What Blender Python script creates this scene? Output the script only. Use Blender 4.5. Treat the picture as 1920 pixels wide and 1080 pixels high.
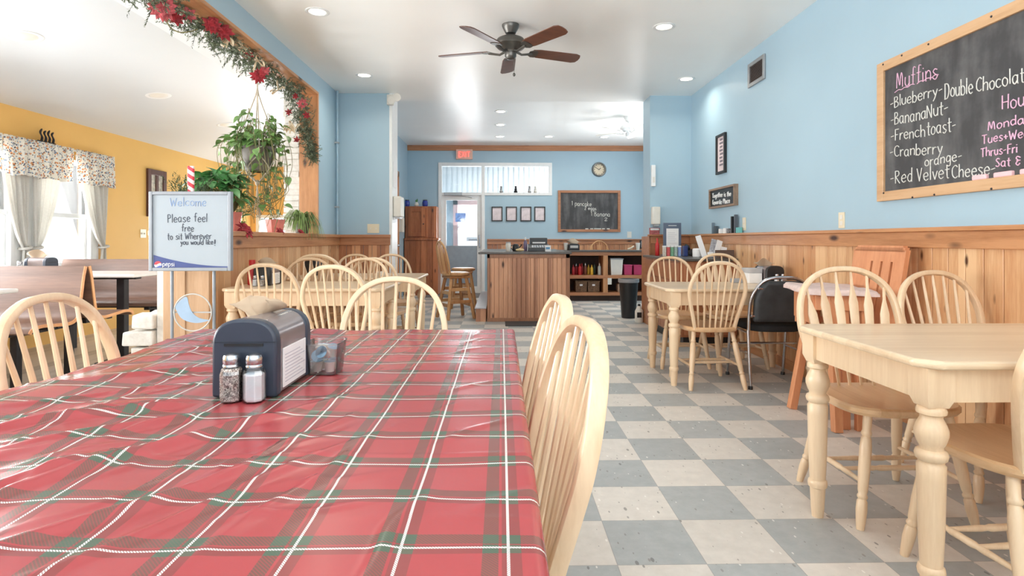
import bpy, bmesh, math, random
from mathutils import Vector, Matrix
PI = math.pi
random.seed(7)
S = bpy.context.scene
COL = S.collection
for o in list(bpy.data.objects): bpy.data.objects.remove(o)

# ------------------------------------------------------------------ camera, world, light
FPX, YAW, HOR, CZ = 1067.0, math.radians(1.07), 450.0, 1.10
cam = bpy.data.cameras.new('camera'); camo = bpy.data.objects.new('camera', cam); COL.objects.link(camo)
cam.sensor_width = 36; cam.sensor_fit = 'HORIZONTAL'; cam.lens = 36 * FPX / 1920
cam.shift_y = -(540 - HOR) / 1920; cam.clip_start = .05; cam.clip_end = 200
camo.location = (0, 0, CZ); camo.rotation_euler = (PI / 2, 0, -YAW)
S.camera = camo
S.view_settings.view_transform = 'Standard'; S.view_settings.look = 'None'
S.view_settings.gamma = 1; S.view_settings.use_curve_mapping = False
S.view_settings.exposure = 0.02
S.cycles.sample_clamp_indirect = 6; S.cycles.max_bounces = 14; S.cycles.diffuse_bounces = 10
S.cycles.glossy_bounces = 4; S.cycles.transparent_max_bounces = 12
S.cycles.caustics_reflective = False; S.cycles.caustics_refractive = False

w = bpy.data.worlds.new('overcast_sky'); S.world = w; w.use_nodes = True
wn = w.node_tree.nodes; wl = w.node_tree.links
bg = wn['Background']; bg.inputs['Strength'].default_value = 1.6
tc = wn.new('ShaderNodeTexCoord'); sp = wn.new('ShaderNodeSeparateXYZ'); rp = wn.new('ShaderNodeValToRGB')
wl.new(tc.outputs['Generated'], sp.inputs[0]); wl.new(sp.outputs['Z'], rp.inputs[0]); wl.new(rp.outputs[0], bg.inputs['Color'])
rp.color_ramp.elements[0].color = (.86, .9, .95, 1); rp.color_ramp.elements[1].color = (.95, .98, 1, 1)

def area(name, loc, rot, sx, sy, power, col=(1, 1, 1), spread=PI):
    l = bpy.data.lights.new(name, 'AREA'); l.shape = 'RECTANGLE'; l.size = sx; l.size_y = sy
    l.energy = power; l.color = col; l.spread = spread
    o = bpy.data.objects.new(name, l); COL.objects.link(o); o.location = loc; o.rotation_euler = rot
    return o
# daylight through seen side windows and glazed entrance; the other lamps are added fill
area('added_front_fill', (.2, -1.98, 1.75), (PI / 2 + 1.2, 0, 0), 4.2, 2.1, 280, (.96, .985, 1))  # added lamp for a guessed shop window, tilted up to brighten the ceiling
area('added_yellow_front_fill', (-3.6, -1.98, 1.5), (PI / 2 + .3, 0, .3), 2.0, 1.5, 90, (1, .99, .97))  # unseen lamp added to brighten the yellow room from the front
for _a, _b in ((.5, 1.5), (1.9, 2.9), (3.3, 4.3), (4.72, 5.68), (5.9, 6.76)):  # first three openings are out of view, added only for their light
    area('daylight_side_and_added_window', (-5.02, (_a + _b) / 2, 1.38), (PI / 2 + .3, 0, -PI / 2), _b - _a, 1.25, 145, (.98, .99, 1))
area('added_right_fill', (2.44, -.7, 1.95), (PI / 2 + .1, 0, PI / 2), 1.9, 1.2, 22, (.98, .99, 1))  # added lamp at a made-up right window, meant to lift the yellow wall
area('added_yellow_back_fill', (-3.65, 11.15, .95), (PI / 2 + .45, 0, PI), 2.0, 1.2, 130, (.98, .99, 1))  # lamp added at a guessed end window to brighten the yellow room's depth
area('daylight_entrance', (-.6, 13.6, 1.8), (PI / 2 + .6, 0, PI), 2.6, 2.0, 200, (.95, .98, 1))
area('added_vestibule_fill', (1.4, 12.7, 1.6), (PI / 2, 0, PI / 2), 1.2, 2.2, 70, (.97, .99, 1))  # lamp added inside the vestibule to brighten its walls; no window there
area('added_back_room_fill', (3.28, 9.2, 1.8), (PI / 2 + 1.0, 0, PI / 2 + .7), 2.0, 1.4, 105, (1, 1, 1))  # unseen lamp added to brighten the back-room ceiling

# ------------------------------------------------------------------ measuring helpers (pixel of the photo -> point of the room)
_s, _c = math.sin(YAW), math.cos(YAW)
def ray(px, py):
    a = (px - 960) / FPX; b = (HOR - py) / FPX
    return Vector((_c * a + _s, -_s * a + _c, b))
def at(px, py, Y):
    d = ray(px, py); t = Y / d.y; return Vector((d.x * t, Y, CZ + d.z * t))
def atX(px, py, X):
    d = ray(px, py); t = X / d.x; return Vector((X, d.y * t, CZ + d.z * t))
def atZ(px, py, Z):
    d = ray(px, py); t = (Z - CZ) / d.z; return Vector((d.x * t, d.y * t, Z))

# ------------------------------------------------------------------ materials
def lin(c):
    c = c / 255.0
    return c / 12.92 if c <= .04045 else ((c + .055) / 1.055) ** 2.4
def C(r, g, b): return (lin(r), lin(g), lin(b), 1)
class NT:
    def __init__(s, name):
        s.m = bpy.data.materials.new(name); s.m.use_nodes = True; s.t = s.m.node_tree
        s.b = s.t.nodes['Principled BSDF']
    def n(s, typ, **kw):
        nd = s.t.nodes.new('ShaderNode' + typ)
        for k, v in kw.items():
            if k.startswith('i_'):
                key = k[2:].replace('_', ' ')
                nd.inputs[key].default_value = v
            else: setattr(nd, k, v)
        return nd
    def l(s, a, b): s.t.links.new(a, b)
    def val(s, x, sock):
        if hasattr(x, 'links') or hasattr(x, 'is_linked'): s.l(x, sock)
        else: sock.default_value = x
    def math(s, op, a, b=0.0, c=None, clamp=False):
        nd = s.n('Math', operation=op, use_clamp=clamp)
        s.val(a, nd.inputs[0]); s.val(b, nd.inputs[1])
        if c is not None: s.val(c, nd.inputs[2])
        return nd.outputs[0]
    def mix(s, f, a, b, blend='MIX'):
        nd = s.n('Mix', data_type='RGBA', blend_type=blend)
        s.val(f, nd.inputs[0]); s.val(a, nd.inputs[6]); s.val(b, nd.inputs[7])
        return nd.outputs[2]
    def ramp(s, f, stops):
        nd = s.n('ValToRGB'); s.l(f, nd.inputs[0]); e = nd.color_ramp.elements
        while len(e) < len(stops): e.new(.5)
        for i, (p, c) in enumerate(stops): e[i].position = p; e[i].color = c
        return nd.outputs[0]
    def step(s, x, lo, hi):
        nd = s.n('MapRange', clamp=True); s.l(x, nd.inputs[0]); nd.inputs[1].default_value = lo; nd.inputs[2].default_value = hi
        return nd.outputs[0]
    def noise(s, vec, scale, detail=3, rough=.5):
        nd = s.n('TexNoise'); nd.inputs['Scale'].default_value = scale; nd.inputs['Detail'].default_value = detail; nd.inputs['Roughness'].default_value = rough
        if vec is not None: s.l(vec, nd.inputs['Vector'])
        return nd.outputs['Fac']
    def obj(s): return s.n('TexCoord').outputs['Object']
    def map(s, vec, scale=(1, 1, 1), loc=(0, 0, 0), rot=(0, 0, 0)):
        nd = s.n('Mapping'); s.l(vec, nd.inputs[0])
        nd.inputs['Location'].default_value = loc; nd.inputs['Rotation'].default_value = rot; nd.inputs['Scale'].default_value = scale
        return nd.outputs[0]
    def bump(s, h, strength=.3, dist=.002):
        nd = s.n('Bump'); nd.inputs['Strength'].default_value = strength; nd.inputs['Distance'].default_value = dist
        s.l(h, nd.inputs['Height']); s.l(nd.outputs[0], s.b.inputs['Normal'])
    def set(s, **kw):
        for k, v in kw.items(): s.b.inputs[k.replace('_', ' ')].default_value = v

def paint(name, col, rough=.5, metal=0, var=.05, scale=12, spec=.5, coat=0, bump=0, bscale=180):
    k = NT(name); f = k.noise(k.obj(), scale, 4)
    d = tuple(x * (1 - var * 1.6) for x in col[:3]) + (1,); u = tuple(min(1, x * (1 + var)) for x in col[:3]) + (1,)
    k.l(k.ramp(f, [(.3, d), (.7, u)]), k.b.inputs['Base Color'])
    k.set(Roughness=rough, Metallic=metal); k.b.inputs['Specular IOR Level'].default_value = spec
    k.b.inputs['Coat Weight'].default_value = coat
    if bump: k.bump(k.noise(k.obj(), bscale, 2), bump)
    return k.m

def wood(name, c1, c2, grain='Z', rough=.4, knots=0, plank=None, width=.1, scale=1.0, tone=.35, coat=.15, cknot=None, spec=.5):
    """straight grain along one axis; plank = axis across which boards are laid"""
    k = NT(name); o = k.obj(); sx = k.n('SeparateXYZ'); k.l(o, sx.inputs[0])
    ax = {'X': (.7, 9, 9), 'Y': (9, .7, 9), 'Z': (9, 9, .7)}[grain]
    vec = o
    rnd = k.n('ObjectInfo').outputs['Random']
    if plank:
        idx = k.math('FLOOR', k.math('DIVIDE', sx.outputs[plank], width))
        wn_ = k.n('TexWhiteNoise', noise_dimensions='1D'); k.l(idx, wn_.inputs['W'])
        rnd = wn_.outputs['Value']
    ad = k.n('VectorMath', operation='ADD'); k.l(vec, ad.inputs[0])
    cmb = k.n('CombineXYZ'); off = k.math('MULTIPLY', rnd, 37.0)
    for i in range(3): k.l(off, cmb.inputs[i])
    k.l(cmb.outputs[0], ad.inputs[1]); vec = ad.outputs[0]
    m = k.map(vec, tuple(a * scale for a in ax))
    f1 = k.noise(m, 2.2, 4, .6)
    m2 = k.map(vec, tuple(a * scale * 5 for a in ax)); f2 = k.noise(m2, 3, 3, .6)
    f = k.math('ADD', k.math('MULTIPLY', f1, .7), k.math('MULTIPLY', f2, .3))
    f = k.math('ADD', f, k.math('MULTIPLY', k.math('SUBTRACT', rnd, .5), tone))
    col = k.ramp(f, [(.28, c2), (.62, c1)])
    if knots:
        ks = {'X': (1, 2.6, 2.6), 'Y': (2.6, 1, 2.6), 'Z': (2.6, 2.6, 1)}[grain]
        v = k.n('TexVoronoi', feature='F1'); v.inputs['Scale'].default_value = 2.6 * knots; v.inputs['Randomness'].default_value = 1
        k.l(k.map(vec, ks), v.inputs['Vector'])
        kd = k.step(v.outputs['Distance'], .06, .16)
        col = k.mix(k.math('SUBTRACT', 1.0, kd), col, cknot or tuple(x * .35 for x in c2[:3]) + (1,))
    k.l(col, k.b.inputs['Base Color']); k.set(Roughness=rough); k.b.inputs['Coat Weight'].default_value = coat; k.b.inputs['Coat Roughness'].default_value = .25
    k.b.inputs['Specular IOR Level'].default_value = spec
    return k.m

def glass(name, tint=(1, 1, 1, 1), gl=.12, rough=.03):
    k = NT(name); t = k.n('BsdfTransparent'); t.inputs[0].default_value = tint
    g = k.n('BsdfGlossy'); g.inputs['Roughness'].default_value = rough
    lw = k.n('LayerWeight'); lw.inputs[0].default_value = .25
    mx = k.n('MixShader'); k.l(k.math('ADD', k.math('MULTIPLY', lw.outputs['Fresnel'], .8), gl * .3, clamp=True), mx.inputs[0])
    k.l(t.outputs[0], mx.inputs[1]); k.l(g.outputs[0], mx.inputs[2])
    k.l(mx.outputs[0], k.t.nodes['Material Output'].inputs[0]); return k.m
def emit(name, col, st):
    k = NT(name); k.b.inputs['Emission Color'].default_value = col; k.b.inputs['Emission Strength'].default_value = st
    k.l(k.ramp(k.noise(k.obj(), 30), [(0, col), (1, col)]), k.b.inputs['Base Color']); return k.m

M = {}
M['blue'] = paint('wall_blue_paint', C(164, 191, 206), .42, var=.015, scale=2, bump=.05, bscale=90)
M['yellow'] = paint('wall_yellow_paint', C(234, 186, 110), .6, var=.02, scale=2, spec=.15)
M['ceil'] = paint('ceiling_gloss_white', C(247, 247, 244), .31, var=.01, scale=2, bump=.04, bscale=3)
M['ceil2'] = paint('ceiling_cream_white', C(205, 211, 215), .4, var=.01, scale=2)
M['white'] = paint('white_paint', C(232, 234, 234), .4, var=.02)
M['offwhite'] = paint('offwhite_plastic', C(224, 221, 212), .45, var=.03)
M['ivory'] = paint('ivory_plastic', C(226, 215, 188), .4, var=.03)
M['black'] = paint('black_plastic', C(28, 29, 31), .4, var=.1)
M['slate'] = paint('slate_plastic', C(50, 58, 72), .38, var=.06)
M['chrome'] = paint('brushed_chrome', C(196, 196, 200), .22, 1, var=.04, scale=40)
M['greymetal'] = paint('grey_metal', C(168, 170, 172), .4, .6, var=.05)
M['steelblk'] = paint('black_steel', C(36, 34, 38), .45, .3, var=.1)
M['bronze'] = paint('dark_bronze', C(98, 96, 92), .35, .7, var=.1)
M['maple'] = wood('natural_maple', C(232, 206, 172), C(214, 183, 147), 'Z', .34, tone=.35, coat=.25)
M['maple_top'] = wood('natural_maple_tabletop', C(226, 202, 170), C(208, 180, 146), 'X', .3, tone=.2, coat=.35, plank='Y', width=.075)
M['seatw'] = wood('honey_seat_wood', C(222, 186, 144), C(203, 162, 119), 'Y', .28, tone=.25, coat=.4, plank='X', width=.07)
M['oak'] = wood('oak_stool_wood', C(206, 158, 108), C(168, 112, 66), 'Z', .4)
M['orange'] = wood('orange_stained_wood', C(216, 152, 110), C(192, 124, 84), 'Z', .4, tone=.2)
M['pine_w'] = wood('knotty_pine_wainscot', C(224, 184, 140), C(194, 142, 98), 'Z', .38, 1.5, 'Y', .115, tone=.6, cknot=C(82, 48, 28))
M['pine_x'] = wood('knotty_pine_wainscot_across', C(206, 152, 110), C(160, 104, 70), 'Z', .4, 1, 'X', .105, tone=.6, cknot=C(74, 42, 26))
M['trim_y'] = wood('pine_trim_along', C(196, 142, 98), C(156, 102, 62), 'Y', .4, .8, tone=.1, cknot=C(70, 40, 26))
M['trim_x'] = wood('pine_trim_across', C(186, 128, 88), C(146, 92, 58), 'X', .4, .8, tone=.1, cknot=C(70, 40, 26))
M['trim_z'] = wood('pine_trim_upright', C(204, 150, 104), C(164, 108, 66), 'Z', .4, .8, tone=.1, cknot=C(70, 40, 26))
M['bead'] = wood('brown_beadboard', C(212, 158, 122), C(166, 114, 84), 'Z', .45, 1, 'X', .062, tone=.55, cknot=C(66, 38, 24))
M['hutch'] = wood('red_pine_cupboard', C(190, 118, 74), C(146, 82, 46), 'Z', .42, 1, 'X', .12, tone=.4, cknot=C(66, 34, 20))
M['cab'] = wood('counter_cabinet_wood', C(178, 118, 82), C(142, 88, 58), 'Z', .4, tone=.2)
M['ctop'] = paint('dark_laminate_top', C(84, 80, 76), .3, var=.12, scale=60)
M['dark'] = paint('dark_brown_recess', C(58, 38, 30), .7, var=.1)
M['walnut'] = wood('fan_blade_walnut', C(104, 64, 48), C(72, 42, 32), 'X', .3, tone=.2)
M['lam'] = wood('booth_laminate', C(132, 100, 84), C(98, 73, 62), 'X', .4, tone=.1, coat=.08, scale=.8)
M['ply'] = wood('booth_ply_edge', C(222, 162, 108), C(192, 128, 82), 'X', .4)
M['board'] = None
def chalkm(name):
    k = NT(name); o = k.obj(); f = k.noise(o, 3.5, 5, .65); g = k.noise(k.map(o, (6, 6, 1.2)), 2, 3)
    h = k.math('MULTIPLY', f, g)
    k.l(k.ramp(h, [(.18, C(64, 64, 66)), (.42, C(104, 104, 105))]), k.b.inputs['Base Color']); k.set(Roughness=.75); return k.m
M['board'] = chalkm('slate_chalkboard')
M['chalk'] = paint('white_chalk', C(216, 216, 210), .9, var=.12, scale=200)
M['pinkchalk'] = paint('pink_chalk', C(226, 182, 206), .9, var=.12, scale=200)
M['paper'] = paint('white_paper', C(236, 236, 236), .8, var=.02)
M['brownpaper'] = paint('brown_napkin_paper', C(186, 164, 140), .9, var=.05, bump=.2, bscale=60)
M['glass'] = glass('window_glass')
M['plastic'] = glass('clear_plastic', (.985, .99, .99, 1), .4, .12)
M['red'] = paint('red_plastic', C(196, 42, 44), .4, var=.08)
M['redfab'] = paint('red_poinsettia_cloth', C(160, 40, 50), .75, var=.3, scale=30)
M['pinkfab'] = paint('pink_poinsettia_cloth', C(196, 92, 98), .75, var=.3, scale=40)
M['cream'] = paint('cream_ribbon', C(224, 206, 176), .6, var=.1)
M['pinkpot'] = paint('pink_foil_pot', C(226, 138, 128), .35, var=.1)
M['greypot'] = paint('grey_pot', C(104, 98, 88), .6, var=.12)
M['cord'] = paint('macrame_cord', C(188, 178, 160), .9, var=.15, scale=90)
M['green'] = paint('leaf_green', C(112, 150, 84), .4, var=.4, scale=9)
M['green2'] = paint('dark_leaf_green', C(84, 142, 82), .4, var=.4, scale=9)
M['lime'] = paint('spider_plant_green', C(122, 148, 84), .45, var=.35, scale=14)
M['pinegreen'] = paint('frosted_pine_green', C(104, 116, 92), .75, var=.5, scale=22)
M['stem'] = paint('vine_stem', C(122, 118, 76), .7, var=.25, scale=20)
M['curtain'] = None
def cloth(name, col, tr=.45):
    k = NT(name); f = k.noise(k.obj(), 60, 2)
    d = tuple(x * .93 for x in col[:3]) + (1,)
    c = k.ramp(f, [(.3, d), (.7, col)]); k.l(c, k.b.inputs['Base Color']); k.set(Roughness=.85)
    t = k.n('BsdfTranslucent'); k.l(c, t.inputs[0]); mx = k.n('MixShader'); mx.inputs[0].default_value = tr
    k.l(k.b.outputs[0], mx.inputs[1]); k.l(t.outputs[0], mx.inputs[2]); k.l(mx.outputs[0], k.t.nodes['Material Output'].inputs[0]); return k.m
M['curtain'] = cloth('white_curtain_cloth', C(226, 224, 218), .35)
def valm():
    k = NT('berry_print_valance'); o = k.obj(); base = C(250, 247, 238); col = base
    for i, (sc, c, th, lo) in enumerate([(34, C(70, 84, 120), .28, 0), (32, C(222, 150, 84), .34, 3), (40, C(150, 176, 200), .30, 7), (38, C(60, 62, 60), .22, 11)]):
        v = k.n('TexVoronoi', feature='F1'); v.inputs['Scale'].default_value = sc
        k.l(k.map(o, (1, 1, 1), (lo, lo * .7, lo * .3)), v.inputs['Vector'])
        f = k.math('LESS_THAN', v.outputs['Distance'], th * .95)
        col = k.mix(k.math('MULTIPLY', f, .9), col, c)
    k.l(col, k.b.inputs['Base Color']); k.set(Roughness=.85); t_ = k.n('BsdfTranslucent'); k.l(col, t_.inputs[0]); mx = k.n('MixShader'); mx.inputs[0].default_value = .35; k.l(k.b.outputs[0], mx.inputs[1]); k.l(t_.outputs[0], mx.inputs[2]); k.l(mx.outputs[0], k.t.nodes['Material Output'].inputs[0]); return k.m
M['valance'] = valm()
def brickm():
    k = NT('white_painted_brick'); o = k.obj()
    f = k.noise(o, 14, 5, .65)
    k.l(k.ramp(f, [(.3, C(206, 202, 194)), (.7, C(236, 234, 228))]), k.b.inputs['Base Color']); k.set(Roughness=.7); k.bump(f, .7, .01); return k.m
M['brick'] = brickm()
def floorm():
    T = .3048; x0 = atZ(1128.2, 976.4, 0).x; y0 = atZ(1128.2, 976.4, 0).y
    k = NT('checker_vinyl_tile'); o = k.obj(); s = k.n('SeparateXYZ'); k.l(o, s.inputs[0])
    u = k.math('DIVIDE', k.math('SUBTRACT', s.outputs[0], x0), T); v = k.math('DIVIDE', k.math('SUBTRACT', s.outputs[1], y0), T)
    fu = k.math('FLOOR', u); fv = k.math('FLOOR', v); par = k.math('FLOORED_MODULO', k.math('ADD', fu, fv), 2.0)
    idv = k.n('CombineXYZ'); k.l(fu, idv.inputs[0]); k.l(fv, idv.inputs[1]); wn_ = k.n('TexWhiteNoise', noise_dimensions='3D'); k.l(idv.outputs[0], wn_.inputs['Vector'])
    tone = k.math('ADD', .92, k.math('MULTIPLY', wn_.outputs['Value'], .12))
    mot = k.noise(o, 16, 5, .65)
    ca = k.ramp(mot, [(.3, C(158, 163, 163)), (.7, C(174, 178, 178))]); cb = k.ramp(mot, [(.3, C(204, 199, 191)), (.7, C(219, 214, 206))])
    col = k.mix(par, cb, ca)
    # flecks
    ad = k.n('VectorMath', operation='ADD'); k.l(o, ad.inputs[0]); sc = k.n('VectorMath', operation='SCALE'); k.l(wn_.outputs['Color'], sc.inputs[0]); sc.inputs[3].default_value = 9; k.l(sc.outputs[0], ad.inputs[1])
    for scl, th, c, rot in ((26, .12, C(92, 90, 88), .7), (44, .15, C(128, 124, 120), -.5), (34, .13, C(240, 238, 232), .2)):
        vo = k.n('TexVoronoi', feature='F1'); vo.inputs['Scale'].default_value = scl
        k.l(k.map(ad.outputs[0], (1, .45, 1), (0, 0, 0), (0, 0, rot)), vo.inputs['Vector'])
        pick = k.n('SeparateColor'); k.l(vo.outputs['Color'], pick.inputs[0])
        f = k.math('MULTIPLY', k.math('LESS_THAN', vo.outputs['Distance'], k.math('MULTIPLY', pick.outputs[0], th * 1.4)), k.math('GREATER_THAN', pick.outputs[1], .45))
        col = k.mix(k.math('MULTIPLY', f, .65), col, c)
    eu = k.math('ABSOLUTE', k.math('SUBTRACT', k.math('FRACT', u), .5)); ev = k.math('ABSOLUTE', k.math('SUBTRACT', k.math('FRACT', v), .5))
    g = k.math('GREATER_THAN', k.math('MAXIMUM', eu, ev), .4955)
    tn = k.n('CombineColor'); 
    for i in range(3): k.l(tone, tn.inputs[i])
    col = k.mix(1.0, col, tn.outputs[0], 'MULTIPLY')
    col = k.mix(k.math('MULTIPLY', g, .5), col, C(120, 116, 112))
    k.l(col, k.b.inputs['Base Color']); k.l(k.step(mot, -1.2, 2.4), k.b.inputs['Roughness']); return k.m
M['floor'] = floorm()
M['floor2'] = wood('grey_beige_plank_floor', C(206, 194, 178), C(172, 160, 146), 'Y', .4, plank='X', width=.14, tone=.5)
def plaidm():
    P = .1185; x0 = .0076; y0 = .630
    k = NT('red_plaid_vinyl'); o = k.obj(); s = k.n('SeparateXYZ'); k.l(o, s.inputs[0])
    def ax(c, c0):
        u = k.math('FRACT', k.math('ADD', k.math('DIVIDE', k.math('SUBTRACT', c, c0), P), .5))
        u = k.math('SUBTRACT', u, .5)
        band = lambda a, b: k.math('MULTIPLY', k.math('GREATER_THAN', u, a), k.math('LESS_THAN', u, b))
        return band(-.0145, .0145), band(-.24, -.09) if c0 == x0 else band(.065, .23), k.math('ADD', band(-.06, -.0145), band(.0145, .12)) if c0 == x0 else k.math('ADD', band(.0145, .045), band(-.10, -.0145))
    wx, ax1, bx = ax(s.outputs[0], x0); wy, ay1, by = ax(s.outputs[1], y0)
    # twill hatch
    dg = k.math('FRACT', k.math('MULTIPLY', k.math('ADD', s.outputs[0], s.outputs[1]), 230.0)); tw = k.math('GREATER_THAN', dg, .42)
    dg2 = k.math('FRACT', k.math('MULTIPLY', k.math('ADD', k.math('MULTIPLY', s.outputs[0], 1.0), s.outputs[1]), 300.0)); tw2 = k.math('GREATER_THAN', dg2, .3)
    red = C(192, 56, 62); fn = k.noise(o, 5, 3)
    col = k.mix(fn, C(160, 62, 66), C(170, 71, 75))
    brown = C(98, 76, 68); dred = C(136, 66, 66)
    col = k.mix(k.math('MULTIPLY', k.math('MAXIMUM', bx, by), .95), col, dred)
    A = k.math('MAXIMUM', ax1, ay1); col = k.mix(k.math('MULTIPLY', A, k.math('ADD', .5, k.math('MULTIPLY', tw, .35))), col, brown)
    bandx = k.math('MAXIMUM', k.math('MAXIMUM', ax1, bx), wx); bandy = k.math('MAXIMUM', k.math('MAXIMUM', ay1, by), wy)
    gx = k.math('MULTIPLY', bandx, bandy)
    col = k.mix(k.math('MULTIPLY', gx, .72), col, C(56, 100, 82))
    W = k.math('MAXIMUM', wx, wy)
    col = k.mix(k.math('MULTIPLY', W, .45), col, C(96, 86, 78))
    col = k.mix(k.math('MULTIPLY', W, k.math('MULTIPLY', tw2, .95)), col, C(238, 240, 234))
    k.l(col, k.b.inputs['Base Color']); k.set(Roughness=.27); k.b.inputs['Specular IOR Level'].default_value = .5
    h = k.noise(k.map(o, (1, 1, 1), rot=(0, 0, .6)), 14, 4, .55); k.bump(h, .25, .004)
    return k.m
M['plaid'] = plaidm()
# ------------------------------------------------------------------ mesh builder
def V(*a): return Vector(a)
def loc_of(p):
    v = Vector((0, 0, 0))
    while p is not None: v += p.location; p = p.parent
    return v
class MB:
    def __init__(s): s.v = []; s.f = []
    def add(s, vs, fs):
        b = len(s.v); s.v += [Vector(x) for x in vs]; s.f += [tuple(i + b for i in f) for f in fs]; return s
    def box(s, x0, y0, z0, x1, y1, z1, mat=None):
        x0, x1 = min(x0, x1), max(x0, x1); y0, y1 = min(y0, y1), max(y0, y1); z0, z1 = min(z0, z1), max(z0, z1)
        vs = [V(x, y, z) for z in (z0, z1) for x, y in ((x0, y0), (x1, y0), (x1, y1), (x0, y1))]
        if mat: vs = [mat @ v for v in vs]
        return s.add(vs, [(3, 2, 1, 0), (4, 5, 6, 7), (0, 1, 5, 4), (1, 2, 6, 5), (2, 3, 7, 6), (3, 0, 4, 7)])
    def cbox(s, c, dx, dy, dz, mat=None):
        return s.box(c[0] - dx / 2, c[1] - dy / 2, c[2] - dz / 2, c[0] + dx / 2, c[1] + dy / 2, c[2] + dz / 2, mat)
    def tube(s, pts, r, n=8, cap=True, closed=False, up=None, sec=None):
        pts = [Vector(p) for p in pts]; m = len(pts)
        rs = [r] * m if not isinstance(r, (list, tuple)) else list(r)
        sec = sec or [(math.cos(2 * PI * i / n), math.sin(2 * PI * i / n)) for i in range(n)]; n = len(sec)
        T = []
        for i in range(m):
            a = pts[(i - 1) % m] if closed else pts[max(0, i - 1)]; b = pts[(i + 1) % m] if closed else pts[min(m - 1, i + 1)]
            t = b - a; T.append(t.normalized() if t.length > 1e-9 else V(0, 0, 1))
        if up is None:
            N = T[0].orthogonal().normalized()
        vs = []
        for i in range(m):
            if up is not None: N = Vector(up) - T[i] * Vector(up).dot(T[i])
            else: N = N - T[i] * N.dot(T[i])
            N.normalize(); B = T[i].cross(N)
            vs += [pts[i] + N * (a * rs[i]) + B * (b * rs[i]) for a, b in sec]
        fs = []
        for i in range(m if closed else m - 1):
            for j in range(n):
                a = i * n + j; b = i * n + (j + 1) % n; c = ((i + 1) % m) * n
                fs.append((a, b, c + (j + 1) % n, c + j))
        if cap and not closed: fs += [tuple(range(n - 1, -1, -1)), tuple((m - 1) * n + j for j in range(n))]
        return s.add(vs, fs)
    def lathe(s, prof, c=(0, 0, 0), n=16, mat=None, cap=True):
        c = Vector(c); vs = []
        for r, z in prof:
            vs += [c + V(r * math.cos(2 * PI * j / n), r * math.sin(2 * PI * j / n), z) for j in range(n)]
        if mat: vs = [mat @ v for v in vs]
        fs = []; m = len(prof)
        for i in range(m - 1):
            for j in range(n): fs.append((i * n + j, i * n + (j + 1) % n, (i + 1) * n + (j + 1) % n, (i + 1) * n + j))
        if cap: fs += [tuple(range(n - 1, -1, -1)), tuple((m - 1) * n + j for j in range(n))]
        return s.add(vs, fs)
    def prism(s, poly, h0, h1, axis='Z'):
        P = {'Z': lambda a, b, h: V(a, b, h), 'Y': lambda a, b, h: V(a, h, b), 'X': lambda a, b, h: V(h, a, b)}[axis]
        n = len(poly); vs = [P(a, b, h0) for a, b in poly] + [P(a, b, h1) for a, b in poly]
        fs = [tuple(range(n - 1, -1, -1)), tuple(range(n, 2 * n))] + [(i, (i + 1) % n, n + (i + 1) % n, n + i) for i in range(n)]
        return s.add(vs, fs)
    def ball(s, c, r, nu=12, nv=8):
        if not isinstance(r, (tuple, list)): r = (r, r, r)
        prof = [(max(1e-4, math.sin(PI * i / nv)), -math.cos(PI * i / nv)) for i in range(nv + 1)]
        m = Matrix.Translation(Vector(c)) @ Matrix.Diagonal((r[0], r[1], r[2], 1)); return s.lathe(prof, (0, 0, 0), nu, m)
    def grid(s, fn, nu, nv):
        vs = [fn(i / nu, j / nv) for j in range(nv + 1) for i in range(nu + 1)]; k = nu + 1
        return s.add(vs, [(j * k + i, j * k + i + 1, (j + 1) * k + i + 1, (j + 1) * k + i) for j in range(nv) for i in range(nu)])
    def xf(s, m): s.v = [m @ v for v in s.v]; return s
    def build(s, name, mat, parent=None, smooth=False, bevel=0, seg=2, solid=0, world=False, fix=True):
        me = bpy.data.meshes.new(name)
        o = bpy.data.objects.new(name, me); COL.objects.link(o)
        off = Vector((0, 0, 0))
        if parent is not None:
            o.parent = parent; off = loc_of(parent)
        elif not world:
            xs = [v.x for v in s.v]; ys = [v.y for v in s.v]; zs = [v.z for v in s.v]
            off = V((min(xs) + max(xs)) / 2, (min(ys) + max(ys)) / 2, min(zs)); o.location = off
        me.from_pydata([v - off for v in s.v], [], s.f)
        if fix:
            bm = bmesh.new(); bm.from_mesh(me); bmesh.ops.recalc_face_normals(bm, faces=bm.faces); bm.to_mesh(me); bm.free()
        me.materials.append(M[mat] if isinstance(mat, str) else mat)
        if smooth:
            me.polygons.foreach_set('use_smooth', [True] * len(me.polygons)); me.set_sharp_from_angle(angle=math.radians(38 if smooth is True else smooth))
        if solid:
            md = o.modifiers.new('thickness', 'SOLIDIFY'); md.thickness = solid; md.offset = 0
        if bevel:
            md = o.modifiers.new('rounding', 'BEVEL'); md.width = bevel; md.segments = seg; md.limit_method = 'ANGLE'; md.angle_limit = math.radians(40)
            md.harden_normals = False
        return o
def tag(o, label=None, cat=None, group=None, kind=None):
    if label: o['label'] = label
    if cat: o['category'] = cat
    if group: o['group'] = group
    if kind: o['kind'] = kind
    return o
def thing(name, label, cat, loc=(0, 0, 0), rz=0, group=None):
    o = bpy.data.objects.new(name, None); COL.objects.link(o); o.empty_display_size = .1
    o.location = loc; o.rotation_euler = (0, 0, rz); return tag(o, label, cat, group)
def dup(root, loc=None, rz=None, label=None, group=None, scale=None):
    def cp(o, par):
        c = o.copy(); COL.objects.link(c)
        if par is not None: c.parent = par
        for ch in [x for x in o.children]: cp(ch, c)
        return c
    r = cp(root, None)
    if loc is not None: r.location = loc
    if rz is not None: r.rotation_euler = (0, 0, rz)
    if label: r['label'] = label
    if group: r['group'] = group
    return r
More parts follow.
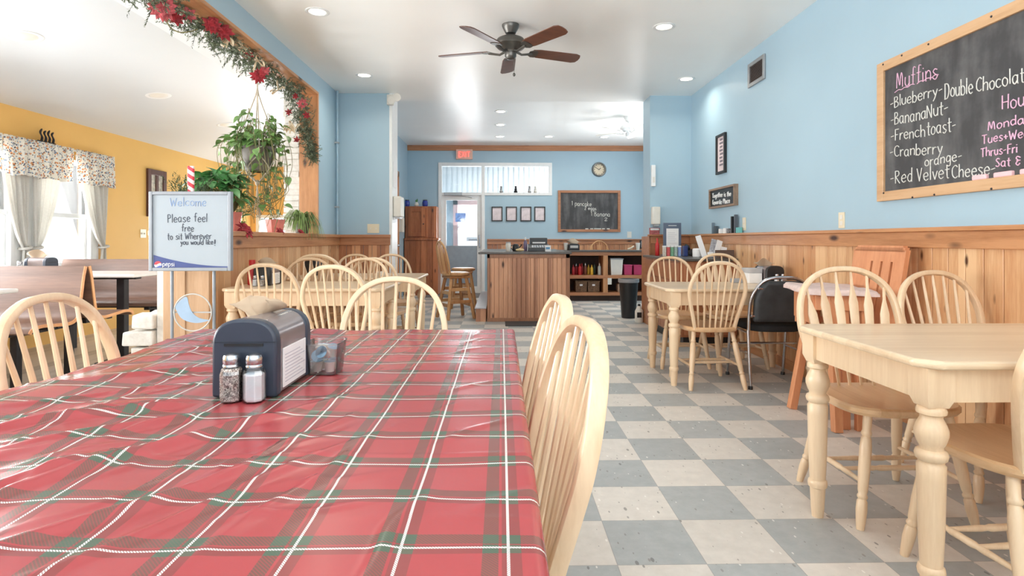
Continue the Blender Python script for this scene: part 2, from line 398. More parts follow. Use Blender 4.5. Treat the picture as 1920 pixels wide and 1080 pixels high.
def struct(name, mb, mat, **kw):
    kw.setdefault('world', True); o = mb.build(name, mat, **kw)
    if o.parent is None: o['kind'] = 'structure'
    return o
def catmull(P, k=6, closed=False):
    P = [Vector(p) for p in P]
    if len(P) < 3: return P
    out = []; n = len(P)
    for i in range(n if closed else n - 1):
        p0 = P[(i - 1) % n] if closed or i > 0 else P[0]; p1 = P[i]; p2 = P[(i + 1) % n]; p3 = P[(i + 2) % n] if closed or i + 2 < n else P[-1]
        for j in range(k):
            t = j / k
            out.append(.5 * ((2 * p1) + (p2 - p0) * t + (2 * p0 - 5 * p1 + 4 * p2 - p3) * t * t + (3 * p1 - p0 - 3 * p2 + p3) * t ** 3))
    if not closed: out.append(P[-1])
    return out
def rbox2(w, h, r, n=4):
    """rounded rectangle outline"""
    o = []
    for cx, cy, a0 in ((w / 2 - r, h / 2 - r, 0), (-w / 2 + r, h / 2 - r, PI / 2), (-w / 2 + r, -h / 2 + r, PI), (w / 2 - r, -h / 2 + r, 1.5 * PI)):
        o += [(cx + r * math.cos(a0 + PI / 2 * i / n), cy + r * math.sin(a0 + PI / 2 * i / n)) for i in range(n + 1)]
    return o

# ------------------------------------------------------------------ the room
XR, XL, XP, XY = 2.45, -2.07, -2.37, -4.8      # right wall, partition faces, yellow wall
YF, YB = -2.1, 11.8; ZC, ZB = 2.96, 3.057
WZ = 1.16
struct('floor', MB().box(-2.37, YF, -.1, 3.4, YB + .1, 0), 'floor')
struct('floor_yellow_room', MB().box(XY - .2, YF, -.1, -2.37, 11.1, 0), 'floor2')
struct('wall_right', MB().box(XR, .3, 0, XR + .15, 7.3, ZC + .1).box(XR, YF, 0, XR + .15, -1.7, ZC + .1).box(XR, -1.7, 0, XR + .15, .3, 1.3).box(XR, -1.7, 2.6, XR + .15, .3, ZC + .1), 'blue')
_f = MB().box(XR + .02, -1.7, 1.3, XR + .1, -1.64, 2.6).box(XR + .02, .24, 1.3, XR + .1, .3, 2.6).box(XR + .02, -1.64, 1.3, XR + .1, .24, 1.36).box(XR + .02, -1.64, 2.54, XR + .1, .24, 2.6)
_w = struct('window_8', _f, 'white'); MB().box(XR + .05, -1.64, 1.36, XR + .055, .24, 2.54).build('glass_pane', 'glass', _w)  # made-up window out of view, put in for the right-hand fill lamp
struct('pillar_right', MB().box(1.915, 7.3, 0, 3.4, 7.65, ZC + .12), 'blue')
struct('wall_back_right', MB().box(3.3, 7.65, 0, 3.4, 8.2, ZB).box(3.3, 11, 0, 3.4, YB, ZB).box(3.3, 8.2, 0, 3.4, 11, 1.0).box(3.3, 8.2, 2.6, 3.4, 11, ZB), 'blue')
struct('wall_left', MB().box(XL, YF, 2.765, XP, 6.46, ZC + .1).box(XL, 6.46, 0, XL - .2, 7.6, ZC + .1).box(XL, YF, 0, XP, -.3, 2.765), 'blue')
struct('pillar_left', MB().box(XL, 7.25, 0, -1.42, 7.6, ZC + .1), 'blue')
struct('wall_back_left', MB().box(-2.1, 7.6, 0, -1.94, YB, ZB), 'blue')
DX0, DX1, TX1 = at(822, 400, YB).x, at(909, 400, YB).x, at(1035, 400, YB).x
TZ0, TZ1 = at(900, 361, YB).z, at(900, 305, YB).z
wb = MB().box(-1.94, YB, 0, DX0, YB + .15, ZB).box(DX0, YB, TZ1, TX1, YB + .15, ZB).box(TX1, YB, 0, 3.4, YB + .15, ZB).box(DX1, YB, 0, TX1, YB + .15, TZ0)
struct('wall_back', wb, 'blue')
struct('ceiling', MB().box(XL, YF, ZC, XR, 7.63, ZC + .12), 'ceil')
struct('ceiling_back', MB().box(-2.1, 7.6, ZB, 3.4, YB + .15, ZB + .1), 'ceil')
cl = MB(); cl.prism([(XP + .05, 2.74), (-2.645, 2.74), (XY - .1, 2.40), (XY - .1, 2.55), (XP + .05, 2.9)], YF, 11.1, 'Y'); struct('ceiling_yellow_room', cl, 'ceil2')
# yellow wall with window openings
wins = [(.5, 1.5), (1.9, 2.9), (3.3, 4.3), (4.72, 5.68), (5.9, 6.76)]  # the first three are unseen windows, put in to give light
SZ, HZ = .81, 2.0
m = MB(); y = YF
for a, b in wins: m.box(XY, y, 0, XY - .15, a, 2.6); m.box(XY, a, 0, XY - .15, b, SZ); m.box(XY, a, HZ, XY - .15, b, 2.6); y = b
m.box(XY, y, 0, XY - .15, 11, 2.6); struct('wall_far_left', m, 'yellow')
struct('wall_yellow_back', MB().box(XY, 11, 1.58, XP, 11.1, 2.9).box(XY, 11, 0, XP, 11.1, .34).box(XY, 11, .34, -4.7, 11.1, 1.58).box(-2.6, 11, .34, XP, 11.1, 1.58), 'yellow')
_f = MB().box(-4.7, 10.98, .34, -4.64, 11.08, 1.58).box(-2.66, 10.98, .34, -2.6, 11.08, 1.58).box(-4.64, 10.98, .34, -2.66, 11.08, .40).box(-4.64, 10.98, 1.52, -2.66, 11.08, 1.58).box(-3.68, 10.98, .40, -3.62, 11.08, 1.52)
_w = struct('window_9', _f, 'white', bevel=.004); MB().box(-4.64, 11.03, .40, -2.66, 11.035, 1.52).build('glass_pane', 'glass', _w)  # guessed window, added to carry light into the yellow room's far end
for i, (a, b) in enumerate(wins):
    f = MB(); x0, x1 = XY - .11, XY + .02; t = .045
    f.box(x0, a, SZ, x1, a + t, HZ).box(x0, b - t, SZ, x1, b, HZ).box(x0, a + t, HZ - t, x1, b - t, HZ).box(x0, a + t, SZ, x1, b - t, SZ + t)
    mz = 1.37; f.box(x0 + .02, a + t, mz - .025, x1 - .03, b - t, mz + .025)
    for zz0, zz1, xo in ((SZ + t, mz, 0), (mz, HZ - t, -.03)):
        f.box(XY - .06 + xo, a + t, zz0, XY - .03 + xo, a + t + .035, zz1).box(XY - .06 + xo, b - t - .035, zz0, XY - .03 + xo, b - t, zz1)
    wo = struct('window_%d' % (i + 1), f, 'white', bevel=.004)
    MB().box(XY - .05, a + t, SZ + t, XY - .045, b - t, HZ - t).build('glass_pane', 'glass', wo)
    if i >= 3:
        c = MB().box(XY + .0, a - .09, SZ - .1, XY + .015, a, HZ + .1).box(XY, b, SZ - .1, XY + .015, b + .09, HZ + .1).box(XY, a, SZ - .1, XY + .05, b, SZ)
        c.build('window_casing', 'white', wo, bevel=.003)
# unseen front wall; its guessed windows are added to let daylight in
m = MB().box(XL, YF, 0, -1.9, YF + .1, ZC).box(2.3, YF, 0, XR, YF + .1, ZC).box(-1.9, YF, 0, 2.3, YF + .1, .68).box(-1.9, YF, 2.85, 2.3, YF + .1, ZC).box(XY, YF, 0, -4.65, YF + .1, 2.9).box(-2.55, YF, 0, XL, YF + .1, 2.9).box(-4.65, YF, 0, -2.55, YF + .1, .7).box(-4.65, YF, 2.3, -2.55, YF + .1, 2.9)
struct('wall_front', m, 'blue')
m = MB()
for x in (-1.9, -.5, .9, 2.24): m.box(x, YF, .68, x + .06, YF + .1, 2.85)
m.box(-1.9, YF, .68, 2.3, YF + .1, .74).box(-1.9, YF, 2.79, 2.3, YF + .1, 2.85)
m.box(-4.65, YF, .7, -4.59, YF + .1, 2.3).box(-2.61, YF, .7, -2.55, YF + .1, 2.3).box(-4.65, YF, .7, -2.55, YF + .1, .76).box(-4.65, YF, 2.24, -2.55, YF + .1, 2.3)
wo = struct('window_6', m, 'white'); MB().box(-4.59, YF + .02, .76, -2.61, YF + .025, 2.24).box(-1.84, YF + .02, .74, 2.24, YF + .025, 2.79).build('glass_pane', 'glass', wo)

# ---- wainscot along the right wall: boards, cap, rail, base
def boards(mb, axis, pos, a, b, z0, z1, out, w, gap=.0035, th=.014):
    n = max(1, round((b - a) / w)); w = (b - a) / n
    for i in range(n):
        p, q = a + i * w + gap / 2, a + (i + 1) * w - gap / 2
        if axis == 'Y': mb.box(pos, p, z0, pos + out * th, q, z1)
        else: mb.box(p, pos, z0, q, pos + out * th, z1)
    return mb
tr = [0]
def trim(mb, mat, name=None, bevel=.004):
    tr[0] += 1; return struct('trim_%d' % tr[0] if not name else name, mb, mat, bevel=bevel)
struct('wall_wainscot_right', boards(MB(), 'Y', XR, YF, 7.3, .02, WZ - .03, -1, .115), 'pine_w', bevel=.003)
trim(MB().box(XR, YF, WZ - .012, XR - .055, 7.3, WZ + .012).box(XR - .012, YF, WZ - .105, XR - .03, 7.3, WZ - .012), 'trim_y')
struct('baseboard_right', MB().box(XR - .012, YF, 0, XR - .026, 7.3, .09), 'trim_y', bevel=.004)
# right pillar wainscot
struct('wall_wainscot_pillar_right', boards(MB(), 'X', 7.3, 1.915, XR, .02, WZ - .03, -1, .105), 'pine_x', bevel=.003)
trim(MB().box(1.88, 7.3, WZ - .012, XR - .055, 7.25, WZ + .012).box(1.9, 7.286, WZ - .105, XR - .03, 7.27, WZ - .012).box(1.895, 7.27, 0, 1.915, 7.66, WZ - .012), 'trim_x')
# left half wall with sill, end panel, wainscot
HY = 4.05
struct('wall_half_left', MB().box(XL, HY, 0, XP + .02, 6.46, 1.13), 'pine_w')
struct('wall_wainscot_left', boards(MB(), 'Y', XL, HY, 7.25, .02, WZ - .03, 1, .105), 'pine_w', bevel=.003)
struct('wall_half_brick', None or MB().box(XP + .02, HY + .03, 0, XP - .07, 6.46, 1.13), 'brick')
trim(MB().box(XL + .05, HY - .03, 1.13, XP - .1, 6.46, 1.168), 'trim_y', 'trim_sill')
trim(MB().box(XL + .03, HY - .02, 1.035, XL + .014, 7.25, 1.13).box(XL, 6.46, 1.13, XL + .05, 7.25, 1.168), 'trim_y')
trim(MB().box(XL + .02, HY - .02, 0, XP - .0, HY, 1.13).box(XL - .2, HY - .032, 0, XL - .14, HY - .02, 1.13), wood('pale_end_panel', C(206, 172, 140), C(186, 150, 116), 'Z', .6, tone=.1, coat=0, spec=.2), 'trim_end_panel')
# left pillar wainscot and cap
struct('wall_wainscot_pillar_left', boards(MB(), 'X', 7.25, XL, -1.42, .02, WZ - .03, -1, .105), 'pine_x', bevel=.003)
trim(MB().box(XL, 7.25, 1.13, -1.40, 7.2, 1.168).box(XL + .03, 7.236, 1.035, -1.405, 7.22, 1.13), 'trim_x')
trim(MB().box(-1.42, 7.236, 0, -1.385, 7.62, ZC), 'white', 'trim_pillar_edge', .002)
# opening lining: head, jamb
trim(MB().box(XL + .012, -.3, 2.735, XP + .1, 6.46, 2.765), 'trim_y', 'trim_opening_head')
trim(MB().box(XL + .012, 6.43, WZ, XP + .1, 6.46, 2.735), 'trim_z', 'trim_opening_jamb')
m = MB().box(XP + .098, 6.446, 0, XP - .055, 7.29, 2.72)
rnd = random.Random(3); z = 0
while z < 2.72:
    h = .067; d = rnd.uniform(0, .02); m.box(XP + .1, 6.43 + rnd.uniform(-.012, .012), z, XP - .06 - d, 7.3, z + h - .007); z += h
struct('wall_brick_pier', m, 'brick', bevel=.006)
m = MB()
for i in range(5):
    o_ = (i % 2) * .05; zt_ = i * .118 + .108
    for y_ in (0, 1, 2):
        q = [V(XP - .07, HY - .02 + y_ * .18 + rnd.uniform(0, .012), 0), V(XP - .25 - o_ + rnd.uniform(-.03, .03), HY - .02 + y_ * .18 + rnd.uniform(0, .02), 0), V(XP - .25 - o_ + rnd.uniform(-.03, .03), HY + .15 + y_ * .18, 0), V(XP - .07, HY + .15 + y_ * .18, 0)]
        vs_ = [a_ + V(rnd.uniform(-.008, .008), 0, i * .118 + rnd.uniform(0, .006)) for a_ in q] + [a_ + V(rnd.uniform(-.012, .012), rnd.uniform(0, .008), zt_ - rnd.uniform(0, .012)) for a_ in q]
        m.add(vs_, [(3, 2, 1, 0), (4, 5, 6, 7), (0, 1, 5, 4), (1, 2, 6, 5), (2, 3, 7, 6), (3, 0, 4, 7)])
struct('wall_brick_stub', m, 'brick', bevel=.012)
# crown at back wall, wainscot at back
trim(MB().box(-1.94, YB, ZB - .11, 3.3, YB - .03, ZB), 'trim_x', 'trim_crown')
BW = 1.11
struct('wall_wainscot_back', boards(MB(), 'X', YB, DX1 + .05, 3.3, .02, BW - .02, -1, .105), 'pine_x', bevel=.003)
trim(MB().box(DX1 + .05, YB, BW - .02, 3.3, YB - .045, BW + .01).box(DX1 + .05, YB - .014, BW - .1, 3.3, YB - .028, BW - .02), 'trim_x')
# back-left doorway with wood trim
m = MB().box(-1.94, 9.35, 0, -1.915, 9.45, 2.36).box(-1.94, 10.62, 0, -1.915, 10.72, 2.36).box(-1.94, 9.35, 2.28, -1.915, 10.72, 2.38)
trim(m, 'trim_z')
d2 = struct('door_2', MB().box(-1.94, 9.45, 0, -1.925, 10.62, 2.28), 'orange', bevel=.003)
MB().ball((-1.9, 10.5, 1.0), .03).build('door_knob', 'chrome', d2, True)
# back door, transom
f = MB(); t = .07; y0, y1 = YB - .02, YB + .12
f.box(DX0, y0, 0, DX0 + t, y1, TZ1).box(DX1 - t, y0, 0, DX1, y1, TZ1 - t).box(DX0 + t, y0, TZ1 - t, TX1, y1, TZ1).box(DX0 + t, y0, TZ0 - .06, DX1 - t, y1, TZ0).box(DX1, y0, TZ0 - .06, TX1, y1, TZ0).box(TX1 - .06, y0, TZ0, TX1, y1, TZ1 - t)
d1 = struct('door_1', f, 'white', bevel=.004)
a, b = DX0 + t, DX1 - t; lf = MB(); tz = TZ0 - .06
lf.box(a, YB + .02, 0, a + .09, YB + .07, tz).box(b - .09, YB + .02, 0, b, YB + .07, tz).box(a + .09, YB + .02, tz - .1, b - .09, YB + .07, tz).box(a + .09, YB + .02, 0, b - .09, YB + .07, .14)
leaf = lf.build('door_leaf', 'white', d1, bevel=.004)
gz = .98
MB().box(a + .09, YB + .03, .14, b - .09, YB + .06, gz).build('door_panel', paint('door_panel_grey_blue', C(146, 160, 172), .4), d1)
MB().box(a + .09, YB + .04, gz, b - .09, YB + .046, tz - .1).build('glass_pane', 'glass', d1)
MB().box(a + .05, YB - .03, tz + .0, a + .42, YB + .02, tz + .06).tube([(a + .2, YB - .03, tz), (a + .5, YB - .1, tz - .03), (a + .62, YB, tz - .05)], .008).build('door_closer', 'greymetal', d1, bevel=.004)
MB().tube([(b - .04, YB + .02, .95), (b - .04, YB - .05, .95), (b - .04, YB - .05, 1.2), (b - .04, YB + .02, 1.2)], .012).build('door_handle', 'chrome', d1, True)
MB().box(DX0 + t, YB + .05, TZ0, DX1 - t, YB + .055, TZ1 - t).box(DX1, YB + .05, TZ0, TX1 - .06, YB + .055, TZ1 - t).build('transom_pane', 'glass', d1)
# vestibule beyond the glazed door
VG = paint('vestibule_grey_paint', C(150, 164, 172), .6)
vx0, vx1, vz0, vz1 = at(858, 400, 13.4).x, at(912, 400, 13.4).x, at(870, 462, 13.4).z, at(870, 384, 13.4).z
m = MB().box(-1.9, 11.95, 0, -1.8, 13.4, 3).box(-1.8, 13.4, 0, vx0, 13.5, 2.12).box(vx0, 13.4, vz1, vx1, 13.5, 2.12).box(vx0, 13.4, 0, vx1, 13.5, vz0).box(vx1, 13.4, 0, 1.6, 13.5, 2.12).box(-1.9, 11.95, -.1, 1.6, 13.5, 0).box(1.5, 11.95, 0, 1.6, 13.4, 3)
struct('wall_vestibule', m, VG)
m = MB()
for i in range(56): m.box(-1.8 + i * .06, 13.4 - (i % 2) * .02, 2.12, -1.8 + i * .06 + .06, 13.46, 3.05)
struct('wall_vestibule_corrugated', m, 'white'); struct('ceiling_vestibule', MB().box(-1.9, 11.95, 2.98, 1.6, 13.5, 3.06), 'greymetal')
m = MB().box(vx0 - .1, 13.36, vz0 - .05, vx0, 13.42, vz1 + .1).box(vx1, 13.36, vz0 - .05, vx1 + .08, 13.42, vz1 + .1).box(vx0 - .1, 13.36, vz1, vx1 + .08, 13.42, vz1 + .1).box(vx0 - .1, 13.34, vz0 - .06, vx1 + .08, 13.42, vz0)
m.box(vx0, 13.42, (vz0 + vz1) / 2 - .05, vx1, 13.45, (vz0 + vz1) / 2 - .02)
wo = struct('window_7', m, paint('window_frame_dusty_pink', C(186, 150, 146), .6)); MB().box(vx0, 13.44, vz0, vx1, 13.446, vz1).build('glass_pane', 'glass', wo)
# snowy ground outside the yellow room
struct('ground_snow', MB().box(-60, -40, -.4, -5.6, 80, -.3), paint('snow', C(238, 242, 246), .9, scale=.3))
# ------------------------------------------------------------------ chairs
SH = .455
def turned(p0, p1, prof):
    """turned round stick between two points; prof = (t, radius)"""
    p0, p1 = Vector(p0), Vector(p1)
    return [p0.lerp(p1, t) for t, r in prof], [r for t, r in prof]
LEGP = [(0, .0135), (.06, .0165), (.16, .02), (.24, .0185), (.26, .0145), (.275, .0185), (.29, .0185), (.305, .0145), (.33, .0175), (.5, .021), (.7, .0215), (.78, .0185), (.8, .0145), (.815, .019), (.835, .019), (.85, .0155), (.93, .0165), (1, .0155)]
def seat_outline(wf, wr, d, n=40):
    o = []
    for i in range(n):
        a = 2 * PI * i / n; c, s = math.cos(a), math.sin(a)
        e = .62
        x = math.copysign(abs(c) ** e, c); y = math.copysign(abs(s) ** e, s)
        wd = wr + (wf - wr) * (y + 1) / 2
        o.append((x * wd / 2, y * d / 2))
    return o
def make_chair(arrow, label, matc='maple', seatm='seatw', group=None, plain=False):
    t = thing('windsor_chair', label, 'chair', group=group)
    K = 1.09 if arrow else 1.0; HT = .965 if arrow else .935
    # seat: saddled slab
    wf, wr, d = .445 * K, .40 * K, .43
    mb = MB(); out = seat_outline(wf, wr, d); rings = []
    vs = []; fs = []
    for sc, z in ((.0, SH - .010), (.55, SH - .010), (.86, SH - .003), (.965, SH), (1.0, SH - .007), (1.0, SH - .022), (.96, SH - .034), (.0, SH - .034)):
        vs += [V(x * sc, y * sc, z) for x, y in out]
    n = len(out)
    for r in range(7):
        for i in range(n): fs.append((r * n + i, r * n + (i + 1) % n, (r + 1) * n + (i + 1) % n, (r + 1) * n + i))
    mb.add(vs, fs); bmv = mb.build('seat', seatm, t, smooth=True)
    # bent bow
    by, ty = -.165, -.275; wb_, wm = .148 * K, .208 * K
    lean = lambda z: by + (ty - by) * ((z - SH) / (HT - SH)) ** 1.15 if z > SH else by
    hw = []
    for x, z in ((wb_, SH - .012), (wb_ + .02, SH + .08), (wm - .012, SH + .19), (wm, SH + .27), (wm - .015, HT - .13), (wm * .74, HT - .058), (wm * .4, HT - .012), (0, HT)):
        hw.append((x, z))
    pts = [V(x, lean(z), z) for x, z in hw] + [V(-x, lean(z), z) for x, z in hw[-2::-1]]
    bow = catmull(pts, 6)
    up = V(0, 1, .24).normalized()
    sec = [(a * 1.0, b) for a, b in rbox2(2.6, 1.9, .55, 2)]
    MB().tube(bow, .0125, up=up, sec=sec).build('bow', matc, t, smooth=True)
    def bow_z(x):
        best = max((p for p in bow if abs(p.x - x) < .02), key=lambda p: p.z); a = sorted((p for p in bow if p.z > SH + .25), key=lambda p: abs(p.x - x))[:2]
        (p, q) = a; k = 0 if abs(q.x - p.x) < 1e-6 else (x - p.x) / (q.x - p.x); return p.lerp(q, k)
    N = 6 if arrow else 7
    for i in range(N):
        u = (i - (N - 1) / 2) / ((N - 1) / 2)
        b0 = V(u * wb_ * .80, by - .012 + .022 * u * u, SH - .015); top = bow_z(u * wm * .80); top = top + V(0, 0, -.004)
        L = top - b0
        if not arrow:
            pr = [(0, .006), (.12, .0072), (.32, .0088), (.6, .0078), (1, .0058)]
            p, r = turned(b0, top, pr); MB().tube(p, r, 8).build('spindle', matc, t, smooth=True)
        else:
            P = [(0, .0055), (.18, .006), (.30, .008), (.40, .0165), (.50, .0185), (.62, .0200), (.72, .0205), (.86, .006), (1, .0045)]
            p, r = turned(b0, top, P); vs = []; fs = []
            upv = V(0, 1, .2).normalized(); sd = L.normalized().cross(upv).normalized()
            for (q, w_) in zip(p, r):
                th = .0045
                vs += [q + sd * w_ + upv * th * .6, q + sd * w_ * .8 + upv * th, q - sd * w_ * .8 + upv * th, q - sd * w_ + upv * th * .6, q - sd * w_ - upv * th * .6, q - sd * w_ * .8 - upv * th, q + sd * w_ * .8 - upv * th, q + sd * w_ - upv * th * .6]
            m = len(p)
            for a in range(m - 1):
                for j in range(8): fs.append((a * 8 + j, a * 8 + (j + 1) % 8, (a + 1) * 8 + (j + 1) % 8, (a + 1) * 8 + j))
            fs += [tuple(range(7, -1, -1)), tuple((m - 1) * 8 + j for j in range(8))]
            MB().add(vs, fs).build('arrow_spindle', matc, t, smooth=25)
    ft = {}
    for sx in (-1, 1):
        for sy in (-1, 1):
            top = V(sx * .145 * K, .15 if sy > 0 else -.135, SH - .03); bot = V(sx * .205 * K, .205 if sy > 0 else -.235, 0)
            p, r = turned(bot, top, LEGP); MB().tube(p, r, 12).build('leg', matc, t, smooth=50); ft[sx, sy] = (bot, top)
    at_ = lambda k, z: ft[k][0].lerp(ft[k][1], z / (SH - .03))
    SP = [(0, .008), (.1, .0085), (.3, .011), (.36, .009), (.4, .0125), (.5, .0115), (.6, .0125), (.64, .009), (.7, .011), (.9, .0085), (1, .008)]
    side = {}
    for sx in (-1, 1):
        a, b = at_((sx, -1), .17), at_((sx, 1), .17); p, r = turned(a, b, SP); MB().tube(p, r, 8).build('stretcher', matc, t, smooth=50); side[sx] = (a, b)
    for k in (.36, .64):
        a, b = side[-1][0].lerp(side[-1][1], k), side[1][0].lerp(side[1][1], k); p, r = turned(a, b, SP); MB().tube(p, r, 8).build('stretcher', matc, t, smooth=50)
    return t
sp0 = make_chair(False, '', 'maple', 'seatw'); ar0 = make_chair(True, '')
used = {}
def put(proto, x, y, rz, label, group):
    o = proto if id(proto) not in used else dup(proto); used[id(proto)] = 1
    o.location = (x, y, 0); o.rotation_euler = (0, 0, rz); tag(o, label, 'chair', group); return o
GR, GL, GP = 'chairs around the right hand tables', 'chairs around the left rear tables', 'chairs around the plaid table'
R = math.radians
put(sp0, -1.02, 1.64, -PI / 2, 'spindle-back windsor chair at the left long side of the red plaid table', GP)
put(sp0, -.44, 2.12, PI, 'spindle-back windsor chair at the far end of the red plaid table', GP)
put(sp0, -.106, 1.10, PI / 2 + .10, 'spindle-back windsor chair tucked against the right side of the plaid table, nearer of two', GP)
put(sp0, -.106, 1.57, PI / 2 + .08, 'spindle-back windsor chair on the plaid table\'s right side, behind the nearer one', GP)
put(sp0, -1.56, 4.06, 0, 'spindle-back windsor chair with its back to the plaid table, closest to the whiteboard sign', GL)
put(sp0, -1.03, 3.825, R(-5), 'spindle-back windsor chair backing the plaid table, next toward the aisle from the sign', GL)
put(sp0, -1.655, 4.69, PI, 'spindle-back windsor chair on the wall end of the long table, facing the plaid table', GL)
put(sp0, -1.18, 4.68, PI, 'spindle-back windsor chair on the aisle end of the long table, facing the plaid table', GL)
put(ar0, -1.63, 5.295, 0, 'arrow-back windsor chair standing against the wood-panelled half wall', GL)
put(sp0, -1.10, 5.27, R(-5), 'spindle-back windsor chair on the near side of the second left table', GL)
put(sp0, -1.60, 6.02, PI, 'spindle-back windsor chair behind the second left table, next to the panelled wall', GL)
put(sp0, -1.10, 6.05, PI + R(25), 'spindle-back windsor chair turned at the aisle end of the second left table', GL)
put(ar0, 1.585, 2.34, PI, 'arrow-back windsor chair behind the near bare maple table', GR)
put(sp0, 2.19, 2.56, PI + R(3), 'spindle-back windsor chair behind the near bare table, against the right wainscot', GR)
put(sp0, 1.62, 1.765, R(3), 'spindle-back windsor chair on the near side of the bare table, cut by the frame', GR)
put(sp0, 1.575, 4.36, R(2), 'spindle-back windsor chair pulled up in front of the far right table', GR)
put(sp0, 1.57, 5.02, PI, 'spindle-back windsor chair behind the far right table, beside the service counter', GR)
put(ar0, 2.03, 4.98, PI + R(4), 'arrow-back windsor chair behind the far right table', GR)

# ------------------------------------------------------------------ tables
TPROF = [(.0, .021), (.03, .024), (.115, .0285), (.118, .034), (.13, .036), (.142, .034), (.146, .029), (.25, .0335), (.40, .037), (.435, .0375), (.44, .033), (.447, .033), (.452, .040), (.464, .043), (.475, .040), (.48, .031), (.487, .03), (.50, .037), (.52, .043), (.535, .0435), (.552, .038), (.57, .029), (.578, .029), (.583, .038), (.592, .039), (.60, .036), (.605, .03)]
def table(name, label, x0, x1, y0, y1, H=.75, group=None, top='maple_top'):
    cx, cy = (x0 + x1) / 2, (y0 + y1) / 2; w, d = x1 - x0, y1 - y0
    t = thing(name, label, 'table', (cx, cy, 0), 0, group)
    c = .055
    out = [(-w / 2 + c, -d / 2), (w / 2 - c, -d / 2), (w / 2, -d / 2 + c), (w / 2, d / 2 - c), (w / 2 - c, d / 2), (-w / 2 + c, d / 2), (-w / 2, d / 2 - c), (-w / 2, -d / 2 + c)]
    MB().prism([(cx + a, cy + b) for a, b in out], H - .026, H).build('tabletop', top, t, bevel=.011, seg=3)
    i = .03; zt = H - .026; L = .08; m = MB()
    for s in (-1, 1):
        m.box(cx - w / 2 + i + L, cy + s * (d / 2 - i - .012), zt - .10, cx + w / 2 - i - L, cy + s * (d / 2 - i - .032), zt)
        m.box(cx + s * (w / 2 - i - .012), cy - d / 2 + i + L, zt - .10, cx + s * (w / 2 - i - .032), cy + d / 2 - i - L, zt)
    m.build('apron', 'maple', t)
    for sx in (-1, 1):
        for sy in (-1, 1):
            px, py = cx + sx * (w / 2 - i - L / 2), cy + sy * (d / 2 - i - L / 2)
            m = MB(); hb = L / 2
            m.lathe([(r, z * (zt - .115) / .605) for z, r in TPROF], (px, py, 0), 20)
            zb = zt - .115
            v = []
            for q, z in ((.030, zb - .002), (.04, zb + .025), (.04, zt)): v += [V(px + a * q, py + b * q, z) for a, b in ((-1, -1), (1, -1), (1, 1), (-1, 1))]
            m.add(v, [(3, 2, 1, 0)] + [(k * 4 + j, k * 4 + (j + 1) % 4, k * 4 + 4 + (j + 1) % 4, k * 4 + 4 + j) for k in (0, 1) for j in range(4)] + [(8, 9, 10, 11)])
            m.build('leg', 'maple', t, smooth=50)
    return t
GT = 'bare maple dining tables'
table('dining_table', 'bare maple table with turned legs, nearest on the right', 1.19, 2.40, 1.575, 2.315, .757, GT)
table('dining_table', 'bare maple table with a napkin box, before the service counter', 1.235, 2.42, 4.21, 4.96, .735, GT)
table('dining_table', 'maple table against the half wall, holding a red bottle', -1.99, -.83, 4.03, 4.79, .757, GT)
table('dining_table', 'maple table behind the first left table, far corner by the stool', -1.97, -.75, 5.12, 5.93, .757, GT)
tb = table('dining_table', 'large table hidden under the red plaid cloth in front', -1.115, .035, .33, 2.16, .752)

# plaid cloth
TZ = .757
crs = []
rnd = random.Random(11)
fan = [(-.78, .62, -.30, 1.30, .010, .016), (-.95, .80, -.52, 1.20, .009, .014), (-1.10, .92, -.56, 1.28, .011, .017), (-1.1, 1.15, -.62, 1.42, .008, .015), (-1.1, 1.35, -.58, 1.62, .007, .014),
       (-.92, .55, -.46, 1.08, .010, .015), (-.62, .55, -.33, .92, .007, .013), (-1.1, .72, -.7, .98, .009, .015), (-.33, .62, -.22, .98, .005, .012), (-.15, .55, -.10, .80, .004, .012), (-1.1, 1.55, -.7, 1.86, .006, .014),
       (-.9, 1.05, -.56, 1.22, .012, .012), (-.68, .98, -.56, 1.19, .010, .012), (-.42, .80, -.28, 1.15, .005, .01), (-1.0, 1.75, -.62, 2.02, .005, .014), (-.5, .55, -.2, 1.05, .005, .011)]
for _ in range(70):
    x = rnd.uniform(-1.05, -.05); y = rnd.uniform(.6, 2.1); L = rnd.uniform(.1, .3); a = rnd.gauss(.95, .35)
    k = .4 + .6 * max(0, min(1, (-x) / .8))
    crs.append((x, y, x + L * math.cos(a), y + L * math.sin(a), rnd.uniform(.0016, .0044) * k, rnd.uniform(.004, .008)))
fan = [(a_, b_, c_, d_, e_ * 1.05, f_ * .66) for a_, b_, c_, d_, e_, f_ in fan] + crs
cross = [(.905, .003), (1.135, .0035), (1.37, .003), (1.65, .003), (1.93, .003), (.70, .0025)]
